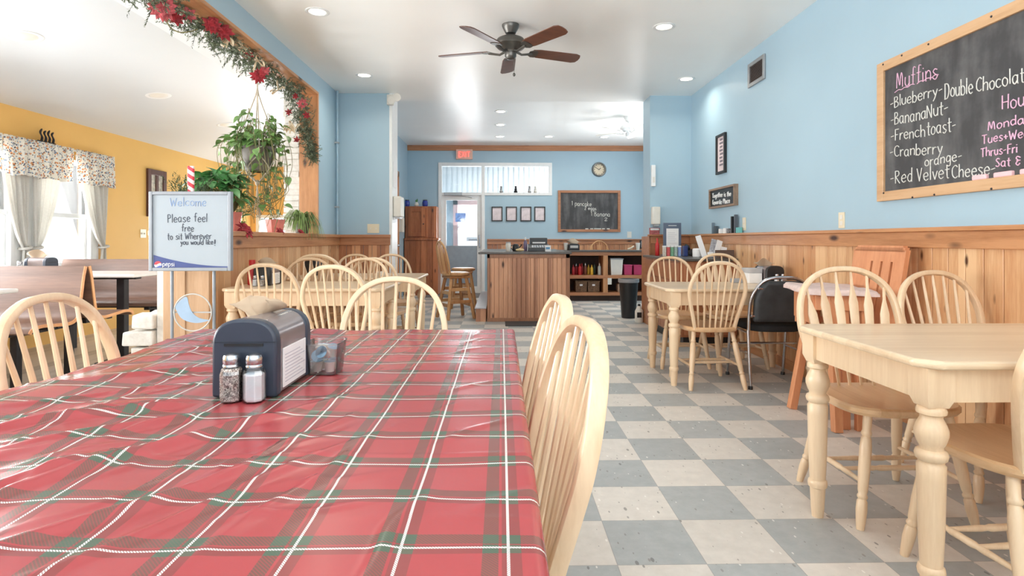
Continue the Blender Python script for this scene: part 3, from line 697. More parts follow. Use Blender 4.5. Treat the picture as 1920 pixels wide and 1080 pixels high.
def cl_h(x, y):
    h = 0
    for x0, y0, x1, y1, amp, wd in fan:
        dx, dy = x1 - x0, y1 - y0; L2 = dx * dx + dy * dy; tt = ((x - x0) * dx + (y - y0) * dy) / L2
        if tt < -.2 or tt > 1.2: continue
        tt2 = min(1, max(0, tt)); px, py = x0 + dx * tt2, y0 + dy * tt2
        wob = .006 * math.sin(9 * tt2 + x0 * 20)
        side = (x - px) * dy - (y - py) * dx
        d = math.hypot(x - px, y - py) * (1 if side > 0 else -1) + wob
        q = d / wd
        if abs(q) < 5: h += amp * math.exp(-q * q * (.25 if d > 0 else 1.0)) * math.sin(PI * min(1, max(0, .06 + tt2 * .9)))
    for yy, amp in cross:
        d = (y - yy) / .0045
        if abs(d) < 4: h += amp * math.exp(-d * d) * (.5 + .5 * math.sin(x * 3 + yy * 9)) * (1.2 if x < -.5 else .5)
    kk = 1 + 3.2 * max(0, min(1, (-.35 - x) / .3))
    h += kk * .0011 * math.sin(x * 17 + 2 * math.sin(y * 7)) + .0009 * math.sin(y * 23 + 3 * math.sin(x * 9))
    # keep flat where the box and shakers stand
    ex = max(abs(x + .535) - .085, 0); ey = max(abs(y - 1.33) - .19, 0); k = min(1, math.hypot(ex, ey) / .05)
    return h * k
X0, X1, Y0, Y1, RR, DR = -1.12, .036, .32, 2.165, .015, .12
def prof(u, a, b):
    """unrolled coordinate across an edge -> (pos, drop)"""
    if u < a:
        d = a - u
        arc = RR * PI / 2
        if d < arc: th = d / RR; return a - RR * math.sin(th), RR * (1 - math.cos(th))
        return a - RR - (d - arc) * .01, RR + (d - arc)
    if u > b:
        p, q = prof(a - (u - b), a, b); return b + (a - p), q
    return u, 0
def cl_pt(u, v):
    x = X0 - DR + u * (X1 - X0 + 2 * DR); y = Y0 - DR + v * (Y1 - Y0 + 2 * DR)
    px, dx = prof(x, X0, X1); py, dy = prof(y, Y0, Y1)
    drop = max(dx, dy) + .25 * min(dx, dy)
    if dx > .03: px += .003 * math.sin(y * 14) * min(1, (dx - .03) * 8)
    if dy > .03: py += .010 * math.sin(x * 16) * min(1, (dy - .03) * 8)
    return V(px, py, TZ + .003 - drop + (cl_h(px, py) if drop < .03 else 0))
cb = MB().grid(cl_pt, 260, 360)
cl = cb.build('tablecloth', 'plaid', smooth=80, world=True, fix=False); tag(cl, 'red and green plaid vinyl tablecloth with creases', 'tablecloth')

# ------------------------------------------------------------------ black stacking chair
t = thing('stacking_chair', 'black padded chair with chrome tube frame at the far right table', 'chair', (2.068, 4.385, 0), R(-2))
W = .225
def local(mb, *a, **k): return mb.xf(Matrix.Translation(V(2.068, 4.385, 0))).build(*a, **k)
def padback(u, v):
    x = (u - .5) * 2; z = .50 + v * .295; wv = W - .03 - .07 * max(0, v - .55) ** 1.4 * 3.2
    return V(x * wv, -.215 - .05 * v, z)
local(MB().grid(padback, 12, 12), 'backrest', paint('black_vinyl', C(52, 54, 56), .6, var=.2, scale=14, bump=.15, bscale=40), t, smooth=True, solid=.045, bevel=0)
sb = MB().prism(seat_outline(.44, .41, .42), .415, .47); local(sb, 'seat', paint('black_fabric', C(22, 22, 24), .8), t, bevel=.018, seg=3)
pts = catmull([V(-W, -.2, .43), V(-W, -.215, .58), V(-W + .01, -.235, .68), V(-W + .07, -.262, .785), V(-.08, -.272, .82), V(0, -.275, .824), V(.08, -.272, .82), V(W - .07, -.262, .785), V(W - .01, -.235, .68), V(W, -.215, .58), V(W, -.2, .43)], 5)
local(MB().tube(pts, .0125, 10), 'back_frame', 'chrome', t, smooth=True)
for sx in (-1, 1):
    for sy, y1 in ((-1, -.235), (1, .235)):
        l = local(MB().tube([V(sx * W, -.19 if sy < 0 else .17, .43), V(sx * W, y1, .012)], .0115, 10), 'leg', 'chrome', t, smooth=True)
        local(MB().lathe([(.017, 0), (.017, .02), (.013, .025)], (sx * W, y1, 0), 10), 'foot_cap', 'black', l, smooth=True)
local(MB().tube([V(-W, .0, .30), V(W, .0, .30)], .008, 8).tube([V(-W, -.19, .41), V(-W, .17, .41)], .009).tube([V(W, -.19, .41), V(W, .17, .41)], .009).tube([V(-W, -.21, .25), V(-W, .2, .25)], .007).tube([V(W, -.21, .25), V(W, .2, .25)], .007), 'seat_rail', 'chrome', t, smooth=True)
for x, z in ((-.17, .745), (.17, .745), (0, .81), (-.205, .54), (.205, .54)):
    local(MB().cbox((x, -.280 if z > .7 else -.235, z), .035, .012, .014), 'clip', 'chrome', t, bevel=.003)

# ------------------------------------------------------------------ orange side table with pale cloth and slotted orange chair
ox, oy = 2.02, 3.49
t = thing('side_table', 'small orange wooden table under a pale pink cloth', 'table', (ox, oy, 0))
RT = Matrix.Translation(V(ox, oy, 0)) @ Matrix.Rotation(-R(14), 4, 'Z'); hw, hd = .16, .265
MB().box(-hw, -hd, .78, hw, hd, .80, RT).build('tabletop', 'orange', t, bevel=.006)
m = MB()
for x in (-hw + .03, hw - .03): m.box(x - .01, -hd + .05, .60, x + .01, hd - .05, .78, RT)
for y in (-hd + .04, hd - .04): m.box(-hw + .03, y - .01, .69, hw - .03, y + .01, .78, RT).box(-hw + .03, y - .01, .56, hw - .03, y + .01, .60, RT)
m.build('apron', 'orange', t, bevel=.003)
for p, q in ((V(1.93, 3.30, .78), V(1.92, 3.22, 0)), (V(2.05, 3.70, .78), V(1.895, 3.68, 0)), (V(2.0, 3.30, .78), V(2.0, 3.28, 0)), (V(2.0, 3.60, .78), V(1.995, 3.58, 0))):
    MB().tube([p, q], .024, sec=[(-1, -1), (1, -1), (1, 1), (-1, 1)], up=(1, 0, 0)).build('leg', 'orange', t, bevel=.004)
m = MB()
def pk(u, v):
    a, b = hw + .025, hd + .025
    x = -a - .04 + u * 2 * (a + .04); y = -b - .04 + v * 2 * (b + .04)
    dx = max(abs(x) - a + .012, 0); dy = max(abs(y) - b + .012, 0)
    return RT @ V(min(max(x, -a), a), min(max(y, -b), b), .811 + .004 * math.sin(x * 30) * math.cos(y * 22) - min(.03, max(dx, dy)))
tag(m.grid(pk, 36, 46).build('table_cover', paint('pale_pink_cloth', C(218, 196, 190), .7, var=.08, scale=25), smooth=70, solid=.006), 'pale pink cover over the small orange wooden table', 'tablecloth')
t = thing('slat_chair', 'orange wooden chair with three slots in its solid back', 'chair', (2.16, 3.46, 0))
def lc(mb, *a, **k): return mb.build(*a, **k)
# back panel with slots, leaning to the wall
m = MB(); y0, y1 = 3.22, 3.70
lean_ = lambda z: 2.24 + (z - .45) * .16
def slab(ya, yb, z0, z1):
    v = []
    for z in (z0, z1):
        for x_, y_ in ((-.013, ya), (.013, ya), (.013, yb), (-.013, yb)): v.append(V(lean_(z) + x_, y_, z))
    m.add(v, [(3, 2, 1, 0), (4, 5, 6, 7), (0, 1, 5, 4), (1, 2, 6, 5), (2, 3, 7, 6), (3, 0, 4, 7)])
slab(y0, y1, .97, 1.04); slab(y0 + .03, y1 - .03, 1.04, 1.066); slab(y0 + .012, y1 - .012, 1.03, 1.055)
ys = [y0, 3.315, 3.335, 3.405, 3.425, 3.495, 3.515, y1]
for i in range(0, 8, 2): slab(ys[i], ys[i + 1], .55, .97)
slab(y0, y1, .47, .55); lc(m, 'backrest', 'orange', t)
lc(MB().box(2.04, 3.225, .42, 2.30, 3.695, .455), 'seat', 'orange', t, bevel=.01)
for x, y in ((2.06, 3.245), (2.06, 3.675), (2.29, 3.245), (2.29, 3.675)):
    lc(MB().box(x - .017, y - .017, 0, x + .017, y + .017, .425), 'leg', 'orange', t, bevel=.004)

# ------------------------------------------------------------------ bar stools
def make_stool():
    t = thing('bar_stool', '', 'stool')
    MB().lathe([(.005, .60), (.18, .60), (.195, .615), (.195, .635), (.17, .648), (.005, .642)], (0, 0, 0), 28, cap=False).build('seat', 'oak', t, smooth=True)
    MB().box(-.15, -.15, .565, .15, .15, .60).build('swivel_plate', 'oak', t, bevel=.01)
    bow = catmull([V(-.15, -.15, .62), V(-.175, -.185, .8), V(-.15, -.225, .98), V(-.07, -.245, 1.06), V(0, -.248, 1.075), V(.07, -.245, 1.06), V(.15, -.225, .98), V(.175, -.185, .8), V(.15, -.15, .62)], 6)
    MB().tube(bow, .014, 10).build('bow', 'oak', t, smooth=True)
    for i in range(7):
        u = (i - 3) / 3; q = min((p for p in bow if p.z > .8), key=lambda p: abs(p.x - u * .14))
        MB().tube([V(u * .125, -.165, .63), V(u * .14, -.20, .82), q], [.007, .012, .006], 8).build('spindle', 'oak', t, smooth=True)
    for sx in (-1, 1):
        for sy in (-1, 1): MB().tube([V(sx * .11, sy * .11, .58), V(sx * .2, sy * .2, 0)], .02, sec=[(-1, -1), (1, -1), (1, 1), (-1, 1)]).build('leg', 'oak', t, bevel=.004)
    for z, k in ((.17, .173), (.34, .146)):
        for s in (-1, 1):
            MB().box(-k, s * k - .01, z, k, s * k + .01, z + .045).build('rail', 'oak', t, bevel=.003); MB().box(s * k - .01, -k, z + .05, s * k + .01, k, z + .095).build('rail', 'oak', t, bevel=.003)
    return t
st = make_stool(); st.location = (-.645, 8.05, 0); st.rotation_euler = (0, 0, R(-62)); tag(st, 'oak bar stool with spindle back facing the beadboard counter', 'stool', 'oak bar stools')
s2 = dup(st, (-.62, 9.3, 0), R(4), 'backless oak stool half hidden behind the nearer stool by the door', 'oak bar stools')
for ch in list(s2.children):
    if ch.name.split('.')[0] in ('bow', 'spindle'): bpy.data.objects.remove(ch)
dup(st, (1.98, 11.25, 0), R(180), 'bar stool behind the far shelf counter, only its arched back showing', 'oak bar stools')
# ------------------------------------------------------------------ hand lettering: single-stroke glyphs drawn as thin ribbons of chalk or ink
GL_ = {
'a': (3.8, "3,3.4 1.8,4 .4,3 .3,1.2 1.5,0 2.9,1.3;3,4 3,.6 3.5,0"), 'b': (3.4, ".3,7 .3,0;.3,3 1.6,4 3,3 3,1 1.7,0 .3,.9"),
'c': (3.3, "3,3.4 1.8,4 .4,3 .4,1 1.8,0 3.1,.7"), 'd': (3.5, "3,3.4 1.6,4 .4,2.8 .4,1 1.6,0 3,1.2;3,7 3,0"),
'e': (3.4, ".4,2.1 3,2.3 2.6,3.7 1.6,4 .4,2.9 .5,.9 1.7,0 3.1,.7"), 'f': (2.7, "2.8,6.6 1.8,7 1.2,6 1.2,0;.2,4 2.4,4"),
'g': (3.5, "3,3.4 1.6,4 .4,2.8 .5,1 1.7,.2 3,1.4;3,4 3,-1.5 1.8,-2.4 .5,-1.8"), 'h': (3.4, ".3,7 .3,0;.3,2.8 1.8,4 3,3 3,0"),
'i': (1.1, ".5,4 .5,0;.5,5.7 .55,5.3"), 'k': (3, ".3,7 .3,0;2.6,4 .4,1.9 2.8,0"), 'l': (1.1, ".5,7 .5,0"),
'm': (4.8, ".3,4 .3,0;.3,2.8 1.4,4 2.3,3 2.3,0;2.3,2.8 3.5,4 4.4,3 4.4,0"), 'n': (3.4, ".3,4 .3,0;.3,2.8 1.8,4 3,3 3,0"),
'o': (3.4, "1.7,4 .4,3 .4,1 1.7,0 3,1 3,3 1.7,4"), 'p': (3.4, ".3,4 .3,-2.5;.3,3 1.7,4 3,3 3,1 1.7,0 .3,.9"),
'r': (2.5, ".3,4 .3,0;.3,2.4 1.4,3.8 2.5,3.8"), 's': (3, "2.7,3.5 1.5,4 .5,3.1 1.5,2.1 2.7,1.1 1.5,0 .3,.6"),
't': (2.4, "1.2,6.4 1.2,.6 2.2,0;.2,4.2 2.4,4.2"), 'u': (3.4, ".3,4 .3,1.2 1.5,0 3,1.2;3,4 3,0"), 'v': (3.1, ".2,4 1.6,0;1.6,0 3,4"),
'w': (4.7, ".2,4 1.2,0;1.2,0 2.3,3;2.3,3 3.4,0;3.4,0 4.5,4"), 'y': (3.3, ".3,4 1.7,.8;3.2,4 1.6,-.6 .5,-2.4"),
'B': (3.5, ".3,6.5 .3,0;.3,6.5 2.2,6.3 2.4,4.6 .4,3.5;.4,3.5 2.8,3 3,.8 .3,0"), 'C': (4, "3.8,5.6 2.4,6.6 .6,5 .5,1.6 2.2,0 3.8,.9"),
'D': (4, ".4,6.6 .4,0;0,6.6 2.6,6.2 3.6,3.4 2.4,.5 0,0"), 'F': (3.2, ".4,6.5 .4,0;.4,6.5 3.2,6.6;.4,3.4 2.4,3.5"),
'H': (4, ".4,6.5 .4,0;3.6,6.6 3.6,0;.4,3.2 3.6,3.4"), 'M': (5, ".3,0 .8,6 1.4,5;1.4,5 2.5,1 2.9,4.5 3.6,6 4.2,4 4.4,0"), 'N': (4, ".4,0 .4,6.4;.4,6.4 3.4,0;3.4,0 3.5,6.6"),
'P': (3.4, ".4,6.5 .4,0;.4,6.4 2.6,6.2 2.8,4 .5,3.2"), 'R': (3.8, ".4,6.4 .4,0;.4,6.4 2.6,6.2 2.8,4.2 .5,3.3;.8,3.3 3.4,0"), 'S': (3.4, "3,5.6 1.8,6.5 .5,5.2 1.7,3.5 3,1.6 1.6,0 .3,.8"),
'T': (4, "0,6.4 3.8,6.6;1.9,6.5 1.9,0"), 'V': (3.8, ".2,6.5 1.8,0;1.8,0 3.5,6.6"), 'W': (5.6, ".2,6.4 1.4,0;1.4,0 2.7,4.6;2.7,4.6 4,0;4,0 5.3,6.5"),
'I': (1.4, ".6,6.5 .6,0"), 'Y': (3.6, ".2,6.5 1.8,3.3;3.5,6.6 1.8,3.3;1.8,3.3 1.8,0"), 'E': (3.4, "3.1,6.5 .4,6.5 .4,3.3 .4,0 3.2,0;.4,3.4 2.6,3.4"), 'X': (3.6, ".3,6.5 3.3,0;3.3,6.5 .3,0"),
'A': (4, ".2,0 2,6.5;2,6.5 3.7,0;.9,2.4 3,2.4"), 'O': (4, "2,6.5 .4,5 .4,1.5 2,0 3.6,1.5 3.6,5 2,6.5"),
'-': (2.6, ".2,2.6 2.3,3"), '+': (3, "1.4,4.4 1.4,1;.1,2.7 2.8,2.8"), '!': (1.2, ".6,7 .6,2;.6,.6 .6,.1"), '.': (1, ".5,.2 .5,0"), '~': (6, "0,2 1,3.2 2,2.2 3,3.2 4,2.2 5,3.3 6,2.4"),
'1': (1.8, ".2,5 1,6.4 1,0"), '2': (3.2, ".3,5.2 1.6,6.4 2.8,5 .3,.2 3,.2"), '&': (4.2, "3.6,5.6 1.6,6.6 .6,5.2 2,3.6 .6,1.6 1.8,0 3.4,1.4;1,3.4 3.4,3.5"), ' ': (2.2, ''),
}
def write(mb, text, p0, right, upv, size_w, cap, rad, nrm, jit=.12, seed=1):
    """text from baseline point p0 along right, fitted to width size_w, capital height cap"""
    r = random.Random(seed); tot = sum(GL_[c][0] + .7 for c in text) - .7
    kx = size_w / tot; ky = cap / 6.6; x = 0
    right = right.normalized(); upv = (upv - right * 0).normalized()
    for c in text:
        wdt, st = GL_[c]
        dy = r.uniform(-.3, .3)
        for s in filter(None, st.split(';')):
            q = [tuple(map(float, a.split(','))) for a in s.split()]
            P = [p0 + right * ((x + a + r.uniform(-jit, jit)) * kx) + upv * ((b + dy + r.uniform(-jit, jit)) * ky) + nrm * (rad * .25) for a, b in q]
            P = catmull(P, 4) if len(P) > 2 else P
            mb.tube(P, rad, 5)
        x += wdt + .7
    return mb
def write_px(mb, text, a, b, cap_px, proj, rad, nrm, seed=1):
    """baseline from photo pixel a to b on the plane proj"""
    p, q = proj(*a), proj(*b); top = proj(a[0], a[1] - cap_px)
    d = q - p
    return write(mb, text, p, d, V(0, 0, 1), d.length, (top - p).length, rad, nrm, seed=seed)

def frame4(mb, axis, pos, a0, a1, z0, z1, w, out, th):
    """rectangular frame on a wall. axis X: lies in the XZ plane at y=pos; Y: in the YZ plane at x=pos"""
    def bx(p, q, zz0, zz1):
        if axis == 'X': mb.box(p, pos, zz0, q, pos + out * th, zz1)
        else: mb.box(pos, p, zz0, pos + out * th, q, zz1)
    bx(a0, a0 + w, z0, z1); bx(a1 - w, a1, z0, z1); bx(a0 + w, a1 - w, z0, z0 + w); bx(a0 + w, a1 - w, z1 - w, z1); return mb

# ---- big chalkboard on the right wall
X_ = XR
zb0, zb1 = atX(1655, 378, X_).z, atX(1651, 122, X_).z; ya1 = atX(1652, 250, X_).y; ya0 = 1.75
wz = lambda px, py: atX(px, py, X_ - .016)
t = thing('chalkboard', 'large wood-framed chalkboard listing muffins on the right wall', 'chalkboard', (X_, (ya0 + ya1) / 2, zb0))
frame4(MB(), 'Y', X_, ya0, ya1, zb0, zb1, .06, -1, .03).build('frame', wood('chalkboard_frame_pine', C(208, 170, 130), C(182, 140, 100), 'Y', .45, tone=.1), t, bevel=.004)
MB().box(X_, ya0 + .05, zb0 + .05, X_ - .014, ya1 - .05, zb1 - .05).build('slate', 'board', t)
m = MB()
for px, py in ((1656, 121), (1691, 104), (1741, 83), (1859, 31), (1657, 362), (1711, 370), (1752, 365), (1859, 354)):
    p = atX(px, py, X_ - .03); m.ball((X_ - .030, p.y, p.z), .006, 8, 6)
m.build('screw', 'steelblk', t)
cw, cp = MB(), MB(); nr = V(-1, 0, 0); px = lambda x, y: (1620 + x * .3148, 60 + y * .3148)
for i, (tx, a, b, cap) in enumerate([('-Blueberry-', (158, 455), (468, 372), 62), ('Double', (482, 398), (650, 362), 88), ('Chocolate', (668, 358), (1000, 285), 80), ('-Banana', (160, 558), (372, 515), 70), ('Nut-', (374, 514), (502, 484), 78),
                                ('-French', (160, 648), (366, 622), 64), ('toast-', (376, 616), (548, 588), 80), ('-Cranberry', (156, 745), (468, 722), 62), ('orange-', (362, 800), (584, 762), 58),
                                ('-Red', (158, 905), (290, 892), 74), ('Velvet', (315, 888), (508, 868), 76), ('Cheese-', (524, 868), (785, 846), 74)]):
    cw = MB(); write_px(cw, tx, px(*a), px(*b), cap * .3148, wz, .0029, nr, i + 3); tag(cw.build('lettering', 'chalk', t), 'white chalk writing')
for i, (tx, a, b, cap) in enumerate([('Muffins', (192, 335), (440, 272), 92), ('~~', (185, 372), (446, 268), 40), ('Hours', (822, 462), (1040, 428), 84), ('Monday', (738, 585), (1000, 535), 52), ('Tues+Wed', (705, 668), (985, 622), 52), ('Thrus-Fri', (698, 745), (915, 716), 52), ('Sat &', (785, 805), (938, 790), 50)]):
    cp = MB(); write_px(cp, tx, px(*a), px(*b), cap * .3148, wz, .0029, nr, i + 40); tag(cp.build('lettering', 'pinkchalk', t), 'pink chalk writing')
for i, (px_, ln) in enumerate(((1833, .085), (1877, .10), (1926, .09))):
    p = atX(px_, 345, X_ - .035)
    tag(MB().box(X_ - .002, p.y - ln / 2, zb0 + .058, X_ - .032, p.y + ln / 2, zb0 + .084).build('chalk_eraser', paint('pink_felt', C(240, 196, 200), .85), bevel=.006), ('short pink block on the muffin chalkboard\'s frame, leftmost of three', 'long pale pink block on the muffin chalkboard\'s bottom frame', 'pink block on the muffin board\'s frame, cut by the picture edge')[i], 'chalk eraser', 'blocks on the chalkboard frame')
# ---- whiteboard sign on its stand
Yw = 3.6
t = thing('sign_stand', 'free-standing whiteboard welcome sign on grey poles behind the plaid table', 'sign', (at(358, 500, Yw).x, Yw, 0))
A, B = at(281, 359, Yw), at(435, 508, Yw); cx = (A.x + B.x) / 2; wd = B.x - A.x; FM = paint('sign_grey_metal', C(142, 148, 155), .5, .3)
frame4(MB(), 'X', Yw - .015, A.x, B.x, B.z, A.z, .022, 1, .035).build('frame', FM, t, bevel=.004)
MB().box(A.x + .015, Yw + .012, B.z + .015, B.x - .015, Yw - .004, A.z - .015).build('writing_surface', paint('whiteboard_surface', C(164, 174, 182), .6, var=.01, spec=.2), t)
sw = lambda x, y: at(x, y, Yw - .0045); q5 = lambda x, y: (250 + x * .27778, 340 + y * .27778)
mb1 = MB(); MK = paint('grey_marker', C(70, 76, 88), .6); nn = V(0, -1, 0)
write_px(mb1, 'Welcome', q5(246, 168), q5(492, 166), 15.5, sw, .0022, nn, 5)
for i, (tx, a, b, cp_) in enumerate((('Please feel', (230, 278), (500, 272), 15), ('free', (326, 338), (408, 338), 13), ('to sit Wherever', (230, 394), (526, 388), 12), ('you would like', (318, 428), (538, 426), 9.5))): mb2 = MB(); write_px(mb2, tx, q5(*a), q5(*b), cp_, sw, .0022, nn, i + 9); tag(mb2.build('lettering', MK, t), 'dark writing')
mb2 = MB(); write_px(mb2, '!', q5(546, 436), q5(554, 436), 11, sw, .0035, nn, 2)
tag(mb1.build('lettering', paint('faded_blue_marker', C(140, 164, 200), .6), t), 'faded blue writing'); tag(mb2.build('lettering', MK, t), 'dark writing')
pts = [sw(288, 478)] + [sw(288 + 142 * u, 478 + 21.5 * (1 - (1 - u) ** 2)) for u in [i / 14 for i in range(15)]] + [sw(430, 501.5), sw(430, 503.5), sw(288, 503.5)]
n = len(pts); navy = paint('navy_print', C(52, 70, 128), .35)
MB().add([p + nn * .0006 for p in pts] + [p + nn * .0012 for p in pts], [tuple(range(n)), tuple(range(2 * n - 1, n - 1, -1))] + [(i, (i + 1) % n, n + (i + 1) % n, n + i) for i in range(n)]).build('printed_band', navy, t)
gc = sw(296.5, 496.5); gr = .0225
for col, lo, hi in ((C(214, 58, 70), .22, 1.01), (C(240, 240, 244), -.42, .22), (C(70, 96, 176), -1.01, -.42)):
    P = []
    N_ = 24
    f_ = lambda x, k: k + .22 * math.sin(x * 2.6)
    up_, dn = [], []
    for i in range(N_ + 1):
        x = -1 + 2 * i / N_; ylim = math.sqrt(max(0, 1 - x * x)); up_.append((x, min(ylim, max(-ylim, f_(x, hi) if hi < 1 else ylim)))); dn.append((x, min(ylim, max(-ylim, f_(x, lo) if lo > -1 else -ylim))))
    vs = []; fs = []
    for (x, a), (_, b) in zip(up_, dn): vs += [gc + V(x * gr, -.0022, a * gr), gc + V(x * gr, -.0022, b * gr)]
    for i in range(N_): fs.append((2 * i, 2 * i + 1, 2 * i + 3, 2 * i + 2))
    MB().add(vs, fs).build('emblem', paint('emblem_colour_%d' % int(lo * 10), col, .4), t, solid=.0008)
mb1 = MB(); write_px(mb1, 'pepsi', (305, 499), (327.5, 499), 8.6, lambda x, y: sw(x, y) + nn * .0012, .0019, nn, 4); tag(mb1.build('lettering', 'white', t), 'white printed word')
for pxx in (320.5, 399.5):
    x = at(pxx, 550, Yw).x; MB().lathe([(.0095, .02), (.0095, B.z + .02)], (x, Yw + .012, 0), 12).build('pole', FM, t, smooth=True)
MB().box(A.x - .02, Yw - .2, 0, B.x, Yw + .15, .02).build('base', 'greymetal', t, bevel=.008)
ce = at(361.5, 586, Yw); rr = .116
MB().tube([ce + V(rr * math.cos(a), .0, rr * math.sin(a)) for a in [2 * PI * i / 40 for i in range(40)]], .0045, 8, closed=True, up=(0, 1, 0)).build('ring', paint('ring_grey_white', C(188, 186, 180), .5), t, smooth=True)
cr = []
for i in range(13): a = PI * .80 - i / 12 * PI * -.0; 
arc1 = [(math.cos(a), math.sin(a)) for a in [R(108 + (340 - 108) * i / 16) for i in range(17)]]
P = [(-.36, .86)] + [(-.36 - .05 * 0, .86)] + [(-.9 + 0 * i, .4) for i in range(1)] + [(-.83, .05), (-.6, -.3), (-.2, -.5), (.3, -.56), (.88, -.42), (.35, -.3), (-.02, 0), (-.2, .4)]
P = catmull([V(a, 0, b) for a, b in P[1:]], 4, True)
n = len(P); MB().add([ce + V(p.x * rr, -.002, p.z * rr) for p in P] + [ce + V(p.x * rr, .002, p.z * rr) for p in P], [tuple(range(n)), tuple(range(2 * n - 1, n - 1, -1))] + [(i, (i + 1) % n, n + (i + 1) % n, n + i) for i in range(n)]).build('crescent', paint('pale_blue_plate', C(150, 174, 198), .5), t)
MB().box(at(320.5, 550, Yw).x, Yw + .007, ce.z - .004, at(399.5, 550, Yw).x, Yw + .016, ce.z + .004).build('cross_bar', 'greymetal', t)

# ---- far chalkboard
a, b = at(1046, 357, YB), at(1163, 435, YB)
t = thing('chalkboard', 'small wood-framed chalkboard on the back wall under the clock', 'chalkboard', ((a.x + b.x) / 2, YB, b.z))
frame4(MB(), 'X', YB, a.x, b.x, b.z, a.z, .055, -1, .035).build('frame', 'trim_x', t, bevel=.004)
MB().box(a.x + .04, YB, b.z + .04, b.x - .04, YB - .015, a.z - .04).build('slate', 'board', t)
m = MB(); bw = lambda x, y: at(x, y, YB - .016)
for i, (tx, p, q, cp_) in enumerate((('1 pancake', (1072, 385), (1109, 387), 8), ('2 eggs', (1096, 393), (1118, 394), 6), ('1 Banana', (1108, 405), (1144, 406), 8), ('2', (1133, 414), (1139, 414), 6))): m = MB(); write_px(m, tx, p, q, cp_, bw, .0055, nn, i); tag(m.build('lettering', 'chalk', t), 'white chalk writing')
for i, x in enumerate((1100, 1109, 1116, 1124, 1131, 1140)):
    p = at(x, 431, YB); tag(MB().box(p.x - .03 - (i == 3) * .03, YB - .036, b.z + .055, p.x + .03, YB - .016, b.z + .075).build('chalk_stick', 'chalk', bevel=.004), 'white chalk stick lying on the lower frame of the far chalkboard', 'chalk', 'chalk sticks on the far chalkboard')
# ---- small dark sign and tall picture on the right wall
p, q = atX(1331, 392, X_ - .03), atX(1379, 349, X_ - .03)
t = thing('wall_sign', 'small rustic black sign with two lines of white lettering on the right wall', 'sign', (X_, (p.y + q.y) / 2, p.z))
y0, y1 = q.y, p.y; z0, z1 = p.z, atX(1331, 356, X_ - .03).z
frame4(MB(), 'Y', X_, y0, y1, z0, z1, .022, -1, .045).build('frame', wood('weathered_frame', C(150, 126, 106), C(112, 90, 74), 'Y', .7), t)
MB().box(X_, y0 + .01, z0 + .01, X_ - .03, y1 - .01, z1 - .01).build('panel', 'black', t)
m = MB(); sg = lambda x, y: atX(x, y, X_ - .031)
write_px(m, 'Together is the', (1336, 371), (1371, 367), 8, sg, .0045, nr, 1); write_px(m, 'favorite Place to be'[:15], (1336, 384), (1371, 380), 8, sg, .0045, nr, 2)
tag(m.build('lettering', 'white', t), 'white lettering')
z0, z1 = atX(1347, 328, X_).z, atX(1347, 255, X_).z; y1, y0 = atX(1346, 300, X_).y, atX(1363, 300, X_).y
t = thing('picture_frame', 'tall narrow dark picture frame on the right blue wall', 'picture', (X_, (y0 + y1) / 2, z0))
frame4(MB(), 'Y', X_, y0, y1, z0, z1, .028, -1, .03).build('frame', 'black', t, bevel=.003)
MB().box(X_, y0 + .02, z0 + .02, X_ - .012, y1 - .02, z1 - .02).build('print', paint('pale_pink_print', C(222, 206, 208), .6, var=.12, scale=18), t)
m = MB()
for i in range(8): z = z0 + .09 + i * (z1 - z0 - .16) / 7; m.box(X_ - .012, (y0 + y1) / 2 - .05 + (i % 3) * .008, z, X_ - .0135, (y0 + y1) / 2 + .05 - (i % 2) * .012, z + .022)
m.build('printed_lines', paint('grey_print_ink', C(120, 112, 120), .7), t)
# vent
p, q = atX(1405, 166, X_), atX(1436, 99, X_); y1, y0 = p.y, q.y; z1, z0 = atX(1405, 122, X_).z, p.z
t = thing('air_vent', 'dark louvred air vent high on the right wall', 'vent', (X_, (y0 + y1) / 2, z0))
frame4(MB(), 'Y', X_, y0, y1, z0, z1, .035, -1, .02).build('frame', 'greymetal', t, bevel=.004)
MB().box(X_, y0 + .02, z0 + .02, X_ - .002, y1 - .02, z1 - .02).build('back_plate', 'dark', t)
m = MB()
for i in range(11): z = z0 + .04 + i * (z1 - z0 - .08) / 10; m.add([V(X_ - .002, y0 + .03, z + .012), V(X_ - .002, y1 - .03, z + .012), V(X_ - .016, y1 - .03, z), V(X_ - .016, y0 + .03, z)], [(0, 1, 2, 3)])
m.build('louvre', paint('dark_louvre', C(126, 118, 114), .5), t, solid=.002)
# ------------------------------------------------------------------ outlets and switches
def outlet(p, axis, out, lab, cat='outlet', mat='ivory', w=.072, h=.115, kind='rocker'):
    t = thing('wall_outlet' if cat == 'outlet' else 'light_switch', lab, cat, p)
    def bx(mb, a0, a1, z0, z1, d0, d1):
        if axis == 'Y': mb.box(p[0] + out * d0, p[1] + a0, p[2] + z0, p[0] + out * d1, p[1] + a1, p[2] + z1)
        else: mb.box(p[0] + a0, p[1] + out * d0, p[2] + z0, p[0] + a1, p[1] + out * d1, p[2] + z1)
        return mb
    bx(MB(), -w / 2, w / 2, 0, h, 0, .006).build('cover_plate', mat, t, bevel=.002)
    for k in range(2 if w > .1 else 1):
        c = (k - .5) * w * .45 if w > .1 else 0
        if kind == 'rocker':
            for z in (h * .18, h * .56): bx(MB(), c - .016, c + .016, z, z + h * .27, .006, .009).build('socket', 'offwhite', t, bevel=.002)
        else: bx(MB(), c - .005, c + .005, h * .4, h * .6, .006, .016).build('toggle', 'offwhite', t)
    return t
q = atX(1579, 428, XR); outlet((XR, q.y, q.z), 'Y', -1, 'ivory wall outlet above the wainscot beneath the large chalkboard')
q = atX(1396, 432, XR); outlet((XR, q.y, q.z), 'Y', -1, 'ivory outlet cover beside the cards on the right wainscot ledge', h=.13)
